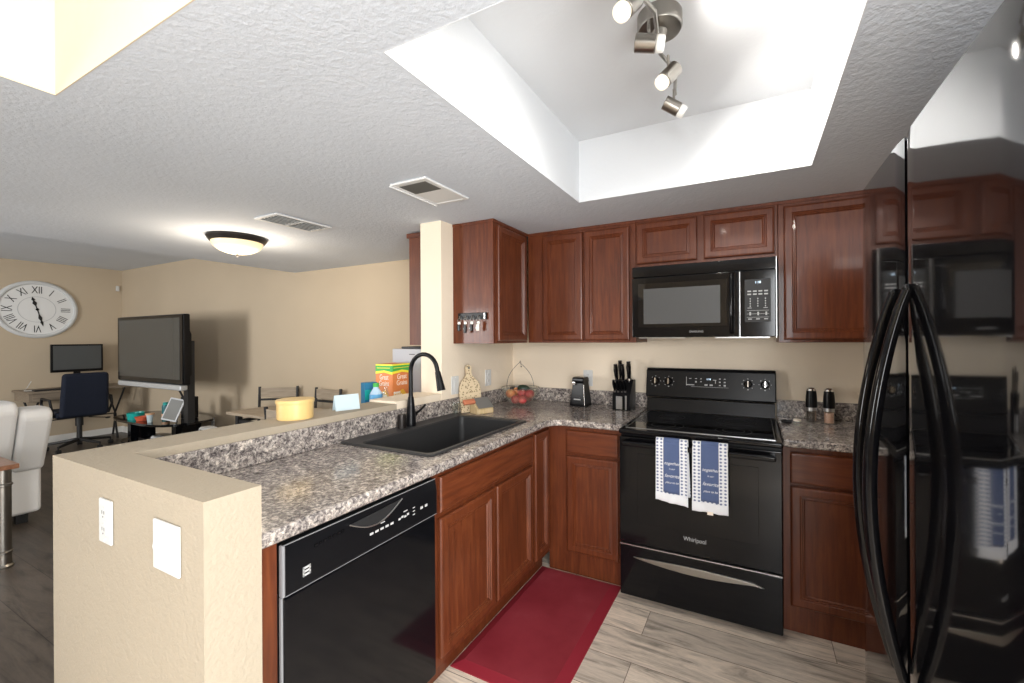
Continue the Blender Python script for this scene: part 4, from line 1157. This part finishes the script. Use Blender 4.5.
def ov(a, b_, n=28): return [(a * math.copysign(abs(math.cos(2 * PI * k / n)) ** .6, math.cos(2 * PI * k / n)), b_ * math.copysign(abs(math.sin(2 * PI * k / n)) ** .6, math.sin(2 * PI * k / n))) for k in range(n)]
obj('top_shelf', MB().prism(ov(.70, .31), .465, .489), 'black_glass', t)
obj('lower_shelf', MB().prism(ov(.62, .26), .20, .214), 'black_glass', t)
for s in (-1, 1):
    obj('side_panel', MB().prism([(s * (.62 - .05 * math.cos(v * 1.2)), v * .24) for v in [k / 6 - .5 for k in range(7)]] + [(s * (.54 - .05 * math.cos(v * 1.2)), v * .24) for v in [.5 - k / 6 for k in range(7)]], .0, .4645), 'black', t)
obj('back_panel', MB().box((-.3, .20, .0), (.3, .23, .46)), 'black', t)
def small(name, label, cat, loc, parts, rz=0, group=None):
    t = thing(name, label, cat, loc, rz, group)
    for n, mb, m in parts: obj(n, mb, m, t)
    return t
TZ = .4905
small('plastic_tub', 'teal plastic tub on the left of the television stand', 'tub', (-4.66, -.66, TZ), [('tub', MB().lathe([(0, 0), (.07, 0), (.08, .075), (.076, .075), (.066, .005), (0, .005)]), 'teal')])
small('plastic_bowl', 'low coral bowl beside the teal tub', 'bowl', (-4.47, -.67, TZ), [('bowl', MB().lathe([(0, 0), (.05, 0), (.068, .045), (.064, .045), (.046, .005), (0, .005)]), 'orange')])
small('plastic_cup', 'small white and peach cup in front of the teal bottle', 'cup', (-4.25, -.685, TZ), [('cup', MB().lathe([(0, 0), (.022, 0), (.030, .085), (0, .085)]), 'card'), ('rim', MB().lathe([(0, .0855), (.040, .0855), (.042, .10), (0, .102)]), 'peach')])
small('drink_bottle', 'dark teal bottle standing on the television stand', 'bottle', (-4.36, -.50, TZ), [('bottle', MB().lathe([(0, 0), (.034, 0), (.036, .14), (.028, .16), (0, .16)]), 'teal_dark'), ('cap', MB().lathe([(0, .1605), (.025, .1605), (.025, .19), (0, .19)]), 'teal'), ('band', MB().lathe([(.0362, .03), (.038, .03), (.038, .06), (.0362, .06)]), 'peach')])
t = thing('picture_frame', 'silver picture frame leaning back on the television stand', 'picture frame', (-4.02, -.62, TZ), .5)
fm = MB().rbox((-.085, -.008, 0), (.085, .008, .25), .004); fm.bm.transform(Matrix.Translation((0, 0, .003)) @ Matrix.Rotation(-.32, 4, 'X') @ Matrix.Rotation(.20, 4, 'Y') @ Matrix.Translation((0, 0, .02))); obj('frame', fm, 'silver', t)
fm = MB().box((-.070, -.010, .016), (.070, -.0085, .234)); fm.bm.transform(Matrix.Translation((0, 0, .003)) @ Matrix.Rotation(-.32, 4, 'X') @ Matrix.Rotation(.20, 4, 'Y') @ Matrix.Translation((0, 0, .02))); obj('picture', fm, 'tablet_glass', t)
fm = MB().tube([(0, .05, .17), (0, .13, .002)], .006, 6); obj('strut', fm, 'silver', t)
small('speaker_box', 'tall black speaker behind the silver picture frame', 'speaker', (-4.15, -.36, TZ), [('cabinet', MB().rbox((-.065, -.06, 0), (.065, .06, .25), .006), 'black_satin'), ('cone', MB().cyl((0, -.062, .09), (0, -.0605, .09), .045), 'black_matte')])
t = small('game_console', 'black media box on the lower shelf of the stand', 'media box', (-4.40, -.53, .2145), [('case', MB().rbox((-.20, -.13, 0), (.20, .13, .07), .006), 'black_satin')])
obj('front_trim', MB().box((-.19, -.1315, .03), (.05, -.1302, .036)), 'silver', t)
small('game_controller', 'white game controller on top of the black media box', 'controller', (-4.27, -.60, .285), [('grip', MB().rbox((-.06, -.04, 0), (.06, .03, .035), .016, 3).ball((-.055, -.03, .018), .022).ball((.055, -.03, .018), .022), 'white')])
t = small('wifi_router', 'white rounded device on the floor shelf right of the television stand', 'router', (-3.62, -.42, .30), [('shell', MB().rbox((-.09, -.06, 0), (.09, .06, .15), .03, 4), 'white'), ('dark_band', MB().rbox((-.05, -.0625, .09), (.09, -.058, .125), .002, 1), 'black_satin')])
o = small('side_stool', 'low black stand carrying the white router', 'stand', (-3.62, -.42, 0), [('top', MB().rbox((-.13, -.12, .285), (.13, .12, .2995), .004), 'black_satin')])
for sx_ in (-1, 1):
    for sy_ in (-1, 1): obj('leg', MB().cyl((sx_ * .10, sy_ * .09, 0), (sx_ * .10, sy_ * .09, .285), .012, seg=10), 'black_matte', o)

# ------------------------------------------------------------ dining set
t = thing('dining_table', 'grey-brown dining table with black metal legs beyond the low wall', 'table', (-1.80, -.56, 0))
obj('tabletop', MB().box((-.72, -.24, .725), (.75, .24, .750)), 'table_wood', t, bevel=.003)
for x in (-.59, .70):
    for y in (-.20, .20): obj('leg', MB().box((x - .02, y - .02, 0), (x + .02, y + .02, .7245)), 'black_matte', t)
fr = MB().box((-.57, -.212, .66), (.68, -.188, .685)).box((-.57, .188, .66), (.68, .212, .685)).box((-.602, -.18, .66), (-.578, .18, .685)).box((.688, -.18, .66), (.712, .18, .685)); obj('apron', fr, 'black_matte', t)
def dchair(label, loc, rz):
    t = thing('dining_chair', label, 'chair', loc, rz, 'dining chairs')
    obj('seat', MB().rbox((-.19, -.20, .44), (.19, .19, .465), .006), 'table_wood', t)
    for x in (-.185, .185):
        obj('leg', MB().box((x - .012, -.19, 0), (x + .012, -.165, .4395)), 'black_matte', t)
        obj('leg', MB().tube([(x, .17, 0.001), (x, .185, .45), (x, .215, .90)], .014, 6), 'black_matte', t)
    obj('backrest', MB().box((-.172, .205, .79), (.172, .220, .885)), 'table_wood', t)
    obj('back_rail', MB().box((-.172, .200, .755), (.172, .216, .775)), 'black_matte', t)
    obj('seat_frame', MB().box((-.172, -.18, .42), (.172, .17, .4395)), 'black_matte', t)
    return t
c0 = dchair('dining chair at the far left corner of the table', (-2.67, -.33, 0), .62)
dup(c0, (-2.14, -.27, 0), 0, 'dining chair on the far side of the table, partly behind the card')
dup(c0, (-1.30, -.84, 0), PI + .0, 'dining chair on the near side, mostly behind the yellow tub')
small('candle_snuffer', 'small dark cone-shaped ornament on the dining table', 'ornament', (-2.28, -.42, .7505), [('cone', MB().lathe([(0, 0), (.05, 0), (.012, .05), (.0, .055)]), 'black_matte')])

# ------------------------------------------------------------ sofa and end table
t = thing('sofa', 'light grey upholstered reclining sofa seen from behind', 'sofa', (-3.70, -2.675, 0))
def sofa_back(y0, y1, ztop):
    m_ = MB(); m_.prism([(.46, .40), (.30, .40), (.36, ztop - .05), (.43, ztop), (.60, ztop), (.66, ztop - .035), (.655, ztop - .10)], y0, y1, 'y'); return m_
obj('backrest', sofa_back(.80, .965, .895), 'sofa', t, bevel=.03, seg=3)
obj('backrest', sofa_back(-.82, .795, .955), 'sofa', t, bevel=.03, seg=3)
obj('skirt', MB().rbox((.20, -.90, .07), (.445, .955, .43), .03, 3), 'sofa', t)
obj('seat', MB().rbox((-.50, -.80, .12), (.30, .80, .50), .05, 3), 'sofa', t)
for y in (.80, -.90): obj('armrest', MB().rbox((-.50, y, .10), (.28, y + .16, .66), .05, 3), 'sofa', t)
for x in (-.42, .38):
    for y in (-.80, .86): obj('foot', MB().box((x - .03, y - .03, 0), (x + .03, y + .03, .075)), 'black_matte', t)
t = thing('end_table', 'end table with reddish-brown top and ringed nickel legs', 'side table', (-2.66, -2.33, 0))
obj('tabletop', MB().rbox((-.30, -.30, .605), (.30, .30, .635), .005), 'brown_top', t)
for x in (-.245, .245):
    for y in (-.245, .245):
        pr2 = [(0, 0), (.042, 0), (.044, .012), (.036, .022), (.034, .085), (.040, .090), (.040, .100), (.034, .105), (.034, .50), (.040, .505), (.040, .515), (.034, .52), (.034, .6045), (0, .6045)]
        obj('leg', MB().lathe(pr2, (x, y, 0), seg=24), 'nickel', t)
